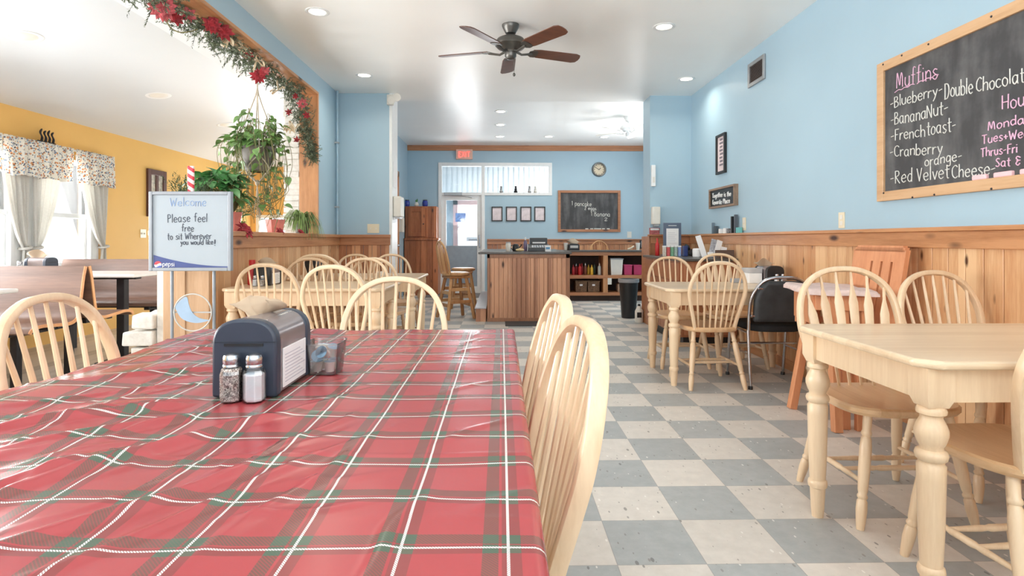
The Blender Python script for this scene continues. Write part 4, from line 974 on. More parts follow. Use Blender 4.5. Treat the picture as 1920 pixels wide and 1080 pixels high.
q = at(700, 437, 7.25); outlet((q.x, 7.25, q.z), 'X', -1, 'ivory double switch plate on the left blue pillar', 'switch', w=.15, kind='t')
q = at(1180, 446, YB); outlet((q.x, YB, q.z), 'X', -1, 'white outlet on the back wall right of the small chalkboard', mat='offwhite', w=.09, h=.13)
q = atX(268, 446, XY); outlet((XY, q.y, q.z), 'Y', 1, 'pale switch plate on the yellow wall left of the welcome sign', 'switch', w=.12, kind='t')

# ------------------------------------------------------------------ ceiling fan
def fan(name, lab, c, ztop, zb, r, a0, bm_, mm, chain=True, sc=1.0):
    t = thing(name, lab, 'ceiling fan', (c[0], c[1], zb))
    X, Y = c
    MB().lathe([(.075, ztop), (.075, ztop - .012), (.068, ztop - .03), (.045, ztop - .075), (.02, ztop - .085)], (X, Y, 0), 24).build('canopy', mm, t, smooth=True)
    MB().lathe([(.012, zb + .1), (.012, ztop - .07)], (X, Y, 0), 12).build('downrod', mm, t, smooth=True)
    MB().lathe([(.02, zb + .125), (.06, zb + .12), (.115, zb + .095), (.135, zb + .065), (.135, zb + .04), (.11, zb + .015), (.075, zb + .002), (.06, zb - .012), (.058, zb - .02), (.05, zb - .022), (.05, zb - .055), (.035, zb - .075), (.005, zb - .082)], (X, Y, 0), 28).build('motor_housing', mm, t, smooth=True)
    for k in range(5):
        a = a0 + k * 2 * PI / 5; Mx = Matrix.Translation(V(X, Y, zb)) @ Matrix.Rotation(a, 4, 'Z') @ Matrix.Rotation(R(-13), 4, 'X')
        out = [(.2, -.048), (.26, -.062), (r - .05, -.07), (r - .012, -.055), (r, -.02), (r, .02), (r - .012, .055), (r - .05, .07), (.26, .062), (.2, .048)]
        b = MB().prism(out, -.004, .004).xf(Mx).build('blade', bm_, t, bevel=.0015)
        m = MB(); m.prism([(.17, -.03), (.2, -.052), (.235, -.05), (.25, -.02), (.25, .02), (.235, .05), (.2, .052), (.17, .03)], -.011, -.0045).xf(Mx)
        n2 = MB(); n2.tube([V(.05, 0, -.008), V(.1, 0, -.03), V(.15, 0, -.02), V(.2, 0, -.009)], [.012, .010, .010, .012], 8).xf(Mx); m.add(n2.v, n2.f)
        m.build('blade_iron', mm, b, smooth=40)
    if chain:
        MB().tube([V(X + .03, Y, zb - .06), V(X + .03, Y, zb - .2)], .0018, 6).ball((X + .03, Y, zb - .21), (.012, .012, .016)).build('pull_chain', mm, t, smooth=True)
    return t
fan('ceiling_fan', 'dark bronze ceiling fan with five walnut blades over the aisle', (.08, 4.92), ZC, 2.74, .66, R(20), 'walnut', 'bronze')
fan('ceiling_fan', 'white ceiling fan in the back room, partly behind the right pillar', (2.02, 9.0), ZB, 2.82, .56, R(0), 'offwhite', 'white', False)

# ------------------------------------------------------------------ recessed lights
LENS = emit('warm_lamp_lens', C(255, 244, 220), 9)
def downlight(p, lab, grp, on=True, rad=.09, energy=5):
    t = thing('recessed_light', lab, 'ceiling light', p, 0, grp)
    MB().lathe([(rad * .74, 0), (rad * .8, -.004), (rad, -.004), (rad + .006, 0)], p, 28, cap=False).lathe([(rad * .74, 0), (rad * .8, -.004)], p, 28, cap=False).build('trim_ring', 'white', t, smooth=True, solid=.003)
    if on:
        MB().lathe([(.002, -.002), (rad * .74, -.002), (rad * .74, -.0)], p, 28).build('lens', LENS, t, smooth=True)
        l = bpy.data.lights.new('downlight_bulb', 'AREA'); l.shape = 'DISK'; l.size = rad * 1.3; l.energy = energy; l.color = (1, .93, .8); l.spread = R(150)
        o = bpy.data.objects.new('downlight_bulb', l); COL.objects.link(o); o.parent = t; o.location = (0, 0, -.012)
    else: MB().lathe([(.002, -.012), (rad * .5, -.01), (rad * .74, -.002), (rad * .74, 0)], p, 28).build('lens', 'offwhite', t, smooth=True)
    return t
for px_, py_, lb in ((595, 22, 'lit recessed light near the garlanded opening, closest to the camera'), (1245, 50, 'lit recessed light right of the dark fan, closest to the camera'), (683, 141, 'lit recessed light before the left blue pillar'), (1287, 148, 'lit recessed light before the right blue pillar')):
    p = atZ(px_, py_, ZC); downlight((p.x, p.y, ZC), lb, 'lit recessed lights')
for px_, py_, lb in ((939, 209, 'lit recessed back-room light, nearest of the column of three'), (938, 234, 'lit recessed back-room light, middle of the column of three'), (937, 256, 'lit recessed back-room light, farthest of the column of three'), (1029, 256, 'lit recessed back-room light in the far row above the small chalkboard'), (1133, 257, 'lit recessed light beside the white fan')):
    p = atZ(px_, py_, ZB); downlight((p.x, p.y, ZB), lb, 'lit recessed lights')
zy = lambda x: 2.43 + (x - XY) * .144
for px_, py_, lb in ((45, 67, 'round unlit ceiling fixture in the yellow room, nearest of three'), (297, 178, 'round unlit ceiling fixture in the yellow room, middle of three'), (425, 233, 'round unlit yellow-room fixture behind the hanging plant')):
    d = ray(px_, py_); tt = (2.43 - XY * .144 - CZ) / (d.z - .144 * d.x)
    p = Vector((d.x * tt, d.y * tt, CZ + d.z * tt)); o = downlight((p.x, p.y, p.z - .004), lb, 'unlit yellow room lights', False, .115); o.rotation_euler = (0, math.atan(-.144), 0)

# ------------------------------------------------------------------ on the plaid table
TT = TZ + .004
def napkin_box(lab, c, w, L, h, body, side, rz=0, card=True, grp=None):
    t = thing('napkin_dispenser', lab, 'napkin dispenser', c, rz, grp); X, Y, Z = c
    def arch(w, h, n=14, r=.55):
        o = [(-w / 2, 0)]
        for i in range(n + 1):
            a = PI - PI * i / n; o.append((w / 2 * math.copysign(abs(math.cos(a)) ** .72, math.cos(a)), h * .66 + h * .34 * math.sin(a) ** .85))
        return o + [(w / 2, 0)]
    Pm = [(X + a, Z + .004 + b) for a, b in arch(w * .94, h * .97)]; Pe = [(X + a, Z + b) for a, b in arch(w, h)]
    MB().prism(Pm, Y - L / 2 + .03, Y + L / 2 - .03, 'Y').build('shell', side, t, smooth=30)
    fr = MB().prism(Pe, Y - L / 2, Y - L / 2 + .032, 'Y').build('front_cover', body, t, smooth=30, bevel=.006)
    MB().prism(Pe, Y + L / 2 - .032, Y + L / 2, 'Y').build('back_cover', body, t, smooth=30, bevel=.006)
    MB().box(X - w * .30, Y - L / 2 - .002, Z + h * .66, X + w * .30, Y - L / 2 + .004, Z + h * .695).build('slot', 'black', fr)
    MB().box(X - w * .5, Y - L / 2 - .0012, Z + h * .71, X + w * .49, Y - L / 2 + .001, Z + h * .714).build('seam', 'black', fr)
    MB().box(X - .006, Y - L * .3, Z + h * .97, X + .006, Y + L * .3, Z + h * .977).build('feed_slot', 'black', t)
    if card:
        cd = MB().box(X + w * .47, Y - L * .30, Z + h * .06, X + w * .47 + .003, Y + L * .34, Z + h * .58).build('side_card', 'paper', t, bevel=.001)
        m = MB()
        for i in range(9): zz = Z + h * (.12 + i * .045); m.box(X + w * .47 + .003, Y - L * .26, zz, X + w * .47 + .0035, Y + L * (.30 - .07 * (i % 3)), zz + .002)
        m.build('printed_lines', paint('faint_grey_print', C(190, 188, 196), .8), cd)
    return t
q = atZ(463, 745, TT)
SHELL = paint('satin_smoke_shell', C(150, 140, 140), .2, .4, var=.05)
napkin_box('grey napkin dispenser with slate ends on the red plaid cloth', (-.553, 1.345, TT), .138, .225, .168, 'slate', SHELL)
def napkin(lab, c, s, seed=1, mat='brownpaper', grp=None):
    r = random.Random(seed); c = Vector(c)
    def f(u, v):
        a = (u - .5) * 2; b = v
        x = a * (.05 + .05 * b) * s + .02 * s * b * math.sin(3 * a); y = (.012 * math.sin(6 * a + 1) * b - .05 * b * b * a * .4 + .03 * b * math.sin(a * 2.5)) * s
        z = (.075 * b - .035 * b * abs(a) ** 1.5 + .014 * math.sin(5 * a + 2) * b - .03 * max(0, b - .6) * (1 + a)) * s
        return c + V(x, y, z)
    return tag(MB().grid(f, 18, 10).build('paper_napkin', mat, smooth=70, solid=.0016), lab, 'napkin', grp)
def nap2():
    """crumpled tan napkin with a pointed left corner standing out of the slot"""
    base = V(-.562, 1.335, TT + .162); P = {}
    W = [[(-.010, -.07, 0), (0, -.02, 0), (0, .03, 0), (.006, .08, .0)],
         [(-.03, -.06, .02), (-.02, -.02, .025), (.01, .03, .022), (.035, .07, .012)],
         [(-.075, -.05, .042), (-.035, -.01, .048), (.015, .03, .046), (.075, .055, .026)],
         [(-.098, -.03, .046), (-.045, .01, .068), (.01, .035, .06), (.085, .04, .040)],
         [(-.085, .0, .05), (-.04, .03, .075), (.02, .045, .062), (.075, .05, .045)]]
    def f(u, v):
        i = min(2, int(u * 3)); j = min(3, int(v * 4)); a = u * 3 - i; b = v * 4 - j; s = lambda t: t * t * (3 - 2 * t)
        L = lambda p, q, t: Vector(p).lerp(Vector(q), t)
        p = L(L(W[j][i], W[j][i + 1], s(a)), L(W[j + 1][i], W[j + 1][i + 1], s(a)), b); p = p + V(0, .004 * math.sin(u * 16 + v * 7), .003 * math.sin(u * 21 + 3 * v)); return base + p * .62
    return MB().grid(f, 24, 24).build('paper_napkin', 'brownpaper', smooth=60, solid=.0015)
tag(nap2(), 'crumpled tan napkin standing out of the grey dispenser on the plaid cloth', 'napkin')
GM = glass('shaker_glass', (.995, .995, .995, 1), .4, .05)
def pepperm():
    k = NT('ground_pepper'); v = k.n('TexVoronoi', feature='F1'); v.inputs['Scale'].default_value = 420; k.l(k.obj(), v.inputs['Vector'])
    s = k.n('SeparateColor'); k.l(v.outputs['Color'], s.inputs[0]); k.l(k.ramp(s.outputs[0], [(.1, C(84, 74, 70)), (.5, C(164, 150, 142)), (.95, C(226, 218, 208))]), k.b.inputs['Base Color']); k.set(Roughness=.8); return k.m
M['pepper'] = pepperm(); M['salt'] = paint('salt', C(244, 246, 250), .8, var=.02)
def shaker(name, lab, c, fill, k=1.0, grp=None, fullz=.85):
    t = thing(name, lab, 'shaker', c, 0, grp); X, Y, Z = c
    def sq(w, ch): a = w / 2; return [(a - ch, -a), (a, -a + ch), (a, a - ch), (a - ch, a), (-a + ch, a), (-a, a - ch), (-a, -a + ch), (-a + ch, -a)]
    def body(scale, lv):
        vs = []; fs = []
        for w, z in lv: vs += [V(X + a * k * scale, Y + b * k * scale, Z + z * k) for a, b in sq(w, w * .27)]
        m = len(lv)
        for i in range(m - 1):
            for j in range(8): fs.append((i * 8 + j, i * 8 + (j + 1) % 8, i * 8 + 8 + (j + 1) % 8, i * 8 + 8 + j))
        fs += [tuple(range(7, -1, -1)), tuple((m - 1) * 8 + j for j in range(8))]; return MB().add(vs, fs)
    body(1, [(.036, 0), (.041, .004), (.041, .058), (.036, .067), (.028, .072), (.028, .078)]).build('glass_body', GM, t)
    body(.93, [(.036, .003), (.040, .007), (.040, .057 * fullz / .85), (.036, .060 * fullz / .85)]).build('filling', fill, t)
    MB().lathe([(.0155, .072), (.0175, .074), (.0175, .077), (.016, .079), (.0172, .081), (.0172, .092), (.015, .098), (.009, .101), (.001, .102)], (0, 0, 0), 20).xf(Matrix.Translation(V(X, Y, Z)) @ Matrix.Scale(k, 4)).build('cap', 'chrome', t, smooth=True)
    return t
shaker('pepper_shaker', 'glass pepper shaker with metal cap before the grey napkin dispenser', (-.567, 1.207, TT), 'pepper', 1.0, 'salt and pepper on the plaid table', 1.0)
shaker('salt_shaker', 'glass salt shaker with metal cap before the grey napkin dispenser', (-.519, 1.205, TT), 'salt', 1.0, 'salt and pepper on the plaid table', .85)
# clear tub of creamers
bx, by, bz = -.452, 1.475, TT
t = thing('plastic_tub', 'clear plastic tub of creamer cups beside the napkin dispenser', 'tub', (bx, by, bz)); m = MB()
def tubp(h0, h1, a0, a1, th):
    v = []
    for (a, h) in ((a0, h0), (a1, h1), (a1 - th, h1), (a0 - th, h0 + th)):
        v += [V(bx + x * a, by + y * a * 1.15, bz + h) for x, y in rbox2(2, 2, .35, 3)]
    n = len(v) // 4; fs = [(k * n + j, k * n + (j + 1) % n, (k + 1) * n + (j + 1) % n, (k + 1) * n + j) for k in range(3) for j in range(n)]
    fs += [tuple(range(n - 1, -1, -1)), tuple(3 * n + j for j in range(n))]; m.add(v, fs)
tubp(0, .078, .036, .044, .0012); m.build('tub_body', 'plastic', t, smooth=40)
MB().tube([V(bx + x * .0445, by + y * .0445 * 1.15, bz + .078) for x, y in rbox2(2, 2, .35, 3)], .0018, 6, closed=True, up=(0, 0, 1)).build('rim', 'plastic', t, smooth=True)
lid = paint('blue_foil_lid', C(126, 160, 184), .3, .3, var=.15, scale=90)
spots = [(-.018, -.016, .002, 0, 0), (.016, -.018, .002, 0, 0), (-.016, .018, .002, 0, 0), (.017, .016, .002, 0, 0), (-.014, -.012, .036, 70, 10), (.008, -.022, .046, 66, -15), (.012, .016, .036, 20, 40), (-.012, .020, .038, -15, 0)]
for i, (x, y, z, tx_, tz_) in enumerate(spots):
    t2 = thing('creamer_cup', 'small white creamer cup with a blue foil lid in the clear tub', 'creamer', (bx + x, by + y, bz + z + .003), 0, 'creamers in the clear tub') if i == 0 else None
    if i == 0:
        X, Y, Z = bx + x, by + y, bz + z + .003
        MB().lathe([(.002, 0), (.0105, 0), (.0135, .022), (.0155, .024), (.0155, .0255), (.002, .0255)], (X, Y, Z), 16, cap=False).build('cup', 'offwhite', t2, smooth=True)
        MB().lathe([(.002, .0256), (.0155, .0256), (.0155, .0264), (.002, .0266)], (X, Y, Z), 16, cap=False).build('lid', lid, t2, smooth=True); cr0 = t2
    else:
        o = dup(cr0, (bx + x, by + y, bz + z + .003)); o.rotation_euler = (R(tx_), 0, R(tz_))
# ------------------------------------------------------------------ leaves, plants, garland
def leaf(mb, p, d, up, L, W, heart=True, bend=.25):
    d = d.normalized(); s = d.cross(up)
    s = s.normalized() if s.length > 1e-5 else d.orthogonal().normalized()
    n = s.cross(d)
    prof = [(-.06, .30), (.10, .48), (.35, .5), (.65, .32), (.88, .11)] if heart else [(.02, .12), (.2, .38), (.45, .5), (.7, .36), (.9, .12)]
    vs = [p]; 
    for t, w_ in prof:
        c = p + d * (L * t) - n * (bend * L * t * t)
        vs += [c + s * (W * w_) + n * (W * w_ * .28), c - n * 0, c - s * (W * w_) + n * (W * w_ * .28)]
    vs.append(p + d * L - n * (bend * L))
    fs = [(0, 1, 2), (0, 2, 3)]
    for i in range(4): a = 1 + 3 * i; fs += [(a, a + 3, a + 4, a + 1), (a + 1, a + 4, a + 5, a + 2)]
    fs += [(13, 16, 14), (14, 16, 15)]; mb.add(vs, fs)
def rv(r, z=0): return V(r.uniform(-1, 1), r.uniform(-1, 1), r.uniform(-1, 1) + z)
SZ_ = 1.168
# hanging plant in a macrame sling
hp = V(-2.22, 5.22, 1.72); r = random.Random(21)
t = thing('hanging_plant', 'trailing vine plant in a knotted cord hanger under the garland', 'plant', hp)
MB().lathe([(.085, 0), (.10, .01), (.135, .19), (.145, .2), (.145, .225), (.132, .225), (.12, .19), (.002, .185)], hp, 24, cap=False).build('pot', 'greypot', t, smooth=True)
m = MB(); hook = hp + V(0, 0, .90)
for k in range(4):
    a = k * PI / 2 + .5; b = a + PI / 4
    rim = hp + V(.15 * math.cos(a), .15 * math.sin(a), .21)
    m.tube(catmull([hook, hook + V(.012 * math.cos(a), .012 * math.sin(a), -.2), rim + V(0, 0, .1), rim, hp + V(.147 * math.cos(a), .147 * math.sin(a), .14)], 4), .006, 6)
    for sgn in (-1, 1):
        c = a + sgn * PI / 4
        m.tube(catmull([hp + V(.147 * math.cos(a), .147 * math.sin(a), .14), hp + V(.125 * math.cos(c), .125 * math.sin(c), .02), hp + V(.02 * math.cos(c), .02 * math.sin(c), -.09)], 4), .0055, 6)
m.ball(hp + V(0, 0, -.10), (.02, .02, .028)); m.ball(hook + V(0, 0, -.02), (.016, .016, .03))
for k in range(14): a = r.uniform(0, 2 * PI); m.tube(catmull([hp + V(0, 0, -.11), hp + V(.014 * math.cos(a), .014 * math.sin(a), -.25), hp + V(.03 * math.cos(a), .03 * math.sin(a), -.36 - r.uniform(0, .1))], 3), .003, 5)
m.tube([hook, hook + V(.01, 0, .115)], .005, 6); m.build('cord_hanger', 'cord', t, smooth=True)
vm, lm = MB(), MB()
for k in range(64):
    a = r.uniform(0, 2 * PI); ra = r.uniform(.05, .12); st = hp + V(ra * math.cos(a), ra * math.sin(a), .2)
    out = r.uniform(.09, .20); ln = r.choice([.25, .35, .45, .6, .7, .5]) * r.uniform(.7, 1.1); upz = r.uniform(.03, .26)
    if k % 5 == 0: out *= .5; upz = r.uniform(.2, .40); ln = .15
    P = catmull([st, st + V(out * .5 * math.cos(a), out * .5 * math.sin(a), upz), st + V(out * math.cos(a + .2), out * math.sin(a + .2), upz * .3 - .02), st + V(out * 1.05 * math.cos(a + .5), out * 1.05 * math.sin(a + .5), -ln * .5), st + V(out * (.8 + r.uniform(-.5, .3)) * math.cos(a + .9), out * .8 * math.sin(a + .9), -ln)], 6)
    vm.tube(P, .0024, 5)
    for i, p in enumerate(P):
        f = i / len(P)
        if r.random() < (.40 if f < .5 else .13):
            d = rv(r, -.5) + V(math.cos(a), math.sin(a), 0) * .8; q = p + d.normalized() * .025
            vm.tube([p, q], .0016, 4); s = r.uniform(.045, .085); leaf(lm, q, d, V(0, 0, 1) + rv(r) * .4, s, s * .82)
for k in range(26):   # bare older stems looping below the pot
    a = r.uniform(0, 2 * PI); p0 = hp + V(.2 * math.cos(a), .2 * math.sin(a), r.uniform(-.05, .05)); b = a + r.uniform(1.2, 3)
    P = catmull([p0, p0 + V(.05 * math.cos(a), .05 * math.sin(a), -.18), hp + V(.15 * math.cos(b), .15 * math.sin(b), -.3 - r.uniform(0, .12)), hp + V(.2 * math.cos(b + .6), .2 * math.sin(b + .6), -.12 - r.uniform(0, .3))], 6)
    vm.tube(P, .0026, 5)
    if r.random() < .5: s = .055; leaf(lm, P[-1], rv(r, -.6), V(0, 0, 1), s, s * .8)
tag(vm.build('vines', 'stem', t, smooth=True), kind='stuff'); tag(lm.build('leaves', 'green', t, smooth=80, fix=False), kind='stuff')

def potted(name, lab, c, rt, h, potmat, leafmat, n, R_, leafL, cat='plant', zs=1.0, seed=1, lean=(0, 0, 0)):
    r = random.Random(seed); t = thing(name, lab, cat, c); c = Vector(c)
    MB().lathe([(rt * .72, 0), (rt * .75, .006), (rt, h), (rt * 1.06, h), (rt * 1.06, h * .86), (rt * .95, h * .86)][:4] + [(rt * .9, h), (rt * .8, h * .85), (.002, h * .85)], c, 8 if potmat == 'pinkpot' else 20, cap=False).build('pot', potmat, t, smooth=20)
    sm, lm = MB(), MB()
    for i in range(n):
        d = rv(r, .7).normalized(); k = R_ * r.uniform(.55, 1); q = c + V(0, 0, h) + V(d.x * k, d.y * k, max(-.02, d.z) * k * zs) + Vector(lean)
        sm.tube(catmull([c + V(0, 0, h * .8), c + V(d.x * k * .35, d.y * k * .35, h + k * .4 * zs), q], 3), .002, 4)
        leaf(lm, q, V(d.x, d.y, d.z * .2 - .2) + rv(r) * .4, V(0, 0, 1) + d * .4, leafL * r.uniform(.7, 1.15), leafL * .8)
    tag(sm.build('stems', 'stem', t), kind='stuff'); tag(lm.build('leaves', leafmat, t, smooth=80, fix=False), kind='stuff'); return t
pp = potted('potted_plant', 'bushy green plant in a pink pot on the sill behind the welcome sign', (-2.22, 4.72, SZ_), .088, .16, 'pinkpot', 'green2', 150, .25, .10, zs=.95, seed=4, lean=(0, -.22, .09))
potted('potted_plant', 'sparse plant in a pink pot on the sill below the hanging plant', (-2.21, 5.60, SZ_), .098, .13, 'pinkpot', 'lime', 12, .17, .045, seed=9)
pc = V(-2.2, 4.66, SZ_)
m = MB()
for i in range(7):
    a = i * 2 * PI / 7; leaf(m, V(-2.20, 4.60, SZ_ + .165), V(.3 + math.cos(a) * .5, -.6, .6 * math.sin(a)), V(0, -.5, 1), .075, .05, False)
m.build('red_bow', 'redfab', pp, smooth=80, solid=.002)
# spider plant
r = random.Random(5); c = V(-2.13, 6.12, SZ_)
t = thing('spider_plant', 'grassy spider plant spilling over the sill beside the wooden jamb', 'plant', c)
MB().lathe([(.06, 0), (.085, .12), (.09, .12), (.08, .105), (.002, .1)], c, 18, cap=False).build('pot', 'greypot', t, smooth=True)
m = MB()
for i in range(190):
    a = r.uniform(0, 2 * PI); L = r.uniform(.16, .34); hgt = r.uniform(.05, .16); w_ = r.uniform(.004, .008)
    rad = lambda f: .02 + L * .75 * f
    P = [c + V(rad(f) * math.cos(a) , rad(f) * math.sin(a), .11 + hgt * 4 * f * (1 - f) - .18 * f ** 2.5 * (1 if math.cos(a) > -.2 else .4)) for f in (0, .25, .5, .75, 1)]
    P = [p if p.x > -2.06 + 0 or p.z > SZ_ + .004 else V(p.x, p.y, SZ_ + .006) for p in P]; P = [V(p.x, min(p.y, 6.41), p.z) for p in P]
    sd = V(-math.sin(a), math.cos(a), 0); vs = []
    for p, k in zip(P, (.5, 1, .9, .6, .05)): vs += [p + sd * w_ * k, p - sd * w_ * k]
    m.add(vs, [(2 * i_, 2 * i_ + 1, 2 * i_ + 3, 2 * i_ + 2) for i_ in range(4)])
tag(m.build('leaves', 'lime', t, smooth=80, fix=False), kind='stuff')
# candy stick pick
c = V(-2.17, 4.02, SZ_)
candy = NT('candy_stripes'); o_ = candy.obj(); sx_ = candy.n('SeparateXYZ'); candy.l(o_, sx_.inputs[0])
ff = candy.math('FRACT', candy.math('ADD', candy.math('MULTIPLY', sx_.outputs[2], 18.0), candy.math('MULTIPLY', sx_.outputs[0], 12.0)))
candy.l(candy.mix(candy.math('GREATER_THAN', ff, .5), C(238, 226, 224), C(214, 52, 66)), candy.b.inputs['Base Color'])
t = thing('holiday_decoration', 'red and white candy-stripe stick with pine sprigs behind the welcome sign', 'decoration', c)
MB().lathe([(.05, 0), (.06, .11), (.055, .11), (.002, .1)], c, 18, cap=False).build('pot', 'greypot', t, smooth=True)
MB().box(c.x - .022, c.y - .012, c.z + .1, c.x + .022, c.y + .012, c.z + .45).build('candy_stick', candy.m, t, bevel=.008)
def sprig(mb, p, d, L, r, nl=.035, k=26, wd=.0035):
    d = d.normalized(); a = d.orthogonal().normalized(); b = d.cross(a)
    for i in range(k):
        f = i / k; th = r.uniform(0, 2 * PI); q = p + d * (L * f); e = (a * math.cos(th) + b * math.sin(th) + d * .9).normalized(); n_ = nl * (1 - .45 * f) * r.uniform(.8, 1.2); s = e.cross(d).normalized() * wd
        mb.add([q + s, q - s, q - s * .4 + e * n_, q + s * .4 + e * n_], [(0, 1, 2, 3)])
    mb.add([p + a * .002, p - a * .002, p + d * L], [(0, 1, 2)])
m = MB(); r = random.Random(2)
for i in range(26): a = r.uniform(0, 2 * PI); sprig(m, c + V(0, 0, .11), V(.5 * math.cos(a), .5 * math.sin(a), r.uniform(.6, 1.3)), r.uniform(.2, .34), r, .04, 34)
tag(m.build('pine_sprigs', paint('dark_pine_green', C(64, 84, 52), .7, var=.3), t, fix=False), kind='stuff')
# poinsettia blooms lying along the sill
def bloom(mb, c, nrm, size, r, n=9, w=.5):
    c = Vector(c); nrm = nrm.normalized(); a = nrm.orthogonal().normalized(); b = nrm.cross(a)
    for ring, (k, tilt) in enumerate(((n, .25), (max(4, n - 3), .6))):
        for i in range(k):
            th = 2 * PI * i / k + ring * .4 + r.uniform(-.15, .15); d = a * math.cos(th) + b * math.sin(th) + nrm * tilt
            leaf(mb, c + nrm * .004 * ring, d, nrm, size * (1 if ring == 0 else .65) * r.uniform(.85, 1.1), size * w, False, .35)
r = random.Random(8)
for i, (px_, py_, sz, lb) in enumerate(((461, 441, .085, 'red cloth bloom on the sill edge next to the welcome sign'), (527, 441, .048, 'red cloth bloom on the sill below the sparse potted plant'), (566, 441, .045, 'red cloth bloom on the sill beside the spider plant'))):
    p = atX(px_, py_, -2.035); p.z = SZ_ + .014; p.x = -2.045; m = MB(); bloom(m, p, V(.7, -.3, .6), sz, r)
    m.build('cloth_bloom', 'redfab', smooth=80, fix=False, solid=.0015); tag(bpy.data.objects[-1] if False else [o for o in COL.objects if o.name.startswith('cloth_bloom')][-1], lb, 'flower', 'cloth blooms on the sill')
# garland
key = [(232, -46, -2.2), (275, -10, -2.24), (330, 18, -2.26), (385, 30, -2.22), (418, 52, -2.22), (445, 82, -2.21), (478, 112, -2.2), (505, 132, -2.2), (535, 158, -2.19), (558, 178, -2.19)]
gp = [atX(x, y, X) for x, y, X in key]
for p in gp: p.z = min(p.z, 2.70)
gp += [V(-2.2, 6.34, 2.46), V(-2.17, 6.36, 2.28), V(-2.13, 6.37, 2.12), V(-2.1, 6.37, 2.0)]
path = catmull(gp, 14)
t = thing('garland', 'frosted pine garland with red blooms draped around the wooden opening', 'garland', gp[4]); r = random.Random(14); m = MB()
tot = len(path)
for k in range(980):
    i = r.randrange(tot - 2); f = i / tot; d = (path[i + 1] - path[i]).normalized(); p = path[i].lerp(path[i + 1], r.random())
    th = .09 if f < .8 else .05 * (1.1 - (f - .8) * 3)
    off = rv(r) * th; e = d * r.choice([-1, 1]) * .6 + rv(r); q = p + off
    if e.z > 0 and q.z > 2.64: e.z = -e.z
    sprig(m, q, e, r.uniform(.07, .13), r, .026, 16, .0036)
for v_ in m.v:
    if v_.z > 2.732: v_.z = 2.732
    if v_.y > 6.425: v_.y = 6.425
tag(m.build('pine_greenery', 'pinegreen', t, fix=False), kind='stuff')
for px_, py_, X, sz, mt, n in ((303, 14, -2.2, .12, 'pinkfab', 16), (330, 34, -2.2, .075, 'redfab', 7), (398, 16, -2.12, .10, 'redfab', 10), (420, 12, -2.1, .10, 'redfab', 9), (352, 16, -2.2, .09, 'pinkfab', 6), (468, 98, -2.15, .05, 'redfab', 6), (484, 142, -2.12, .095, 'redfab', 12), (496, 132, -2.12, .07, 'pinkfab', 8), (554, 180, -2.12, .05, 'redfab', 6), (566, 194, -2.12, .085, 'pinkfab', 8), (541, 210, -2.12, .05, 'redfab', 6), (575, 216, -2.1, .06, 'redfab', 6), (556, 262, -2.12, .05, 'redfab', 5)):
    p = atX(px_, py_, X); p.z = min(p.z, 2.68); p.y = min(p.y, 6.38); b = MB(); bloom(b, p, V(.8, -1, -.5), sz * .74, r, n)
    for v_ in b.v: v_.z = min(v_.z, 2.728); v_.y = min(v_.y, 6.42)
    b.build('bloom', mt, t, smooth=80, fix=False, solid=.0015)
for px_, py_, X, sz in ((430, 58, -2.12, .06), (455, 66, -2.12, .03), (482, 112, -2.12, .075), (548, 232, -2.12, .07), (550, 246, -2.14, .07), (522, 168, -2.14, .05)):
    p = atX(px_, py_, X); p.z = min(p.z, 2.68); p.y = min(p.y, 6.38); b = MB()
    for k in range(4):
        a = r.uniform(0, 2 * PI); d = V(math.cos(a), -.3, math.sin(a)); P = catmull([p, p + d * sz + V(0, 0, sz * .3), p + d * sz * 1.3 + V(0, -.02, -sz * .2), p], 5)
        b.tube(P, .014, sec=[(1, .08), (-1, .08), (-1, -.08), (1, -.08)], up=(0, 1, .3))
    for v_ in b.v: v_.z = min(v_.z, 2.728); v_.y = min(v_.y, 6.42)
    b.build('ribbon_loop', 'cream', t, smooth=True)
P = [at(309, 28, 3.75), at(318, 50, 3.8), at(335, 60, 3.85), at(352, 60, 3.9), at(370, 55, 3.95)]
MB().tube(catmull(P, 5), .004, 6).build('twig', 'stem', t, smooth=True)

# ------------------------------------------------------------------ yellow room: valances, curtains, picture, booths
def valance(y0, y1, lab, seed):
    r = random.Random(seed); n = max(6, int((y1 - y0) / .02)); ph = r.uniform(0, 6)
    f = lambda u, v: V(XY + .13 + .018 * math.sin(u * (y1 - y0) * 42 + ph) * (.3 + .9 * v) + .008 * math.sin(u * 90 + ph), y0 + (y1 - y0) * u, 2.10 - .37 * v - .012 * math.sin(u * (y1 - y0) * 21 + ph) * v)
    tag(MB().grid(f, n * 2, 8).build('valance', 'valance', smooth=80, solid=.003), lab, 'valance', 'berry print valances')
valance(4.3, 5.415, 'berry-print valance cut off by the left picture edge', 1); valance(5.435, 6.305, 'berry-print valance between the two others over the windows', 2); valance(6.325, 6.95, 'narrow berry-print valance nearest the framed picture', 3)
t = thing('curtain_rod', 'white curtain rod above the printed valances', 'curtain rod', (XY, 5.6, 2.08)); m = MB(); m.tube([V(XY + .075, 4.2, 2.09), V(XY + .075, 6.98, 2.09)], .011, 8); m.build('rod', 'white', t, smooth=True)
MB().box(XY, 6.94, 2.07, XY + .085, 6.97, 2.11).build('bracket', 'white', t)
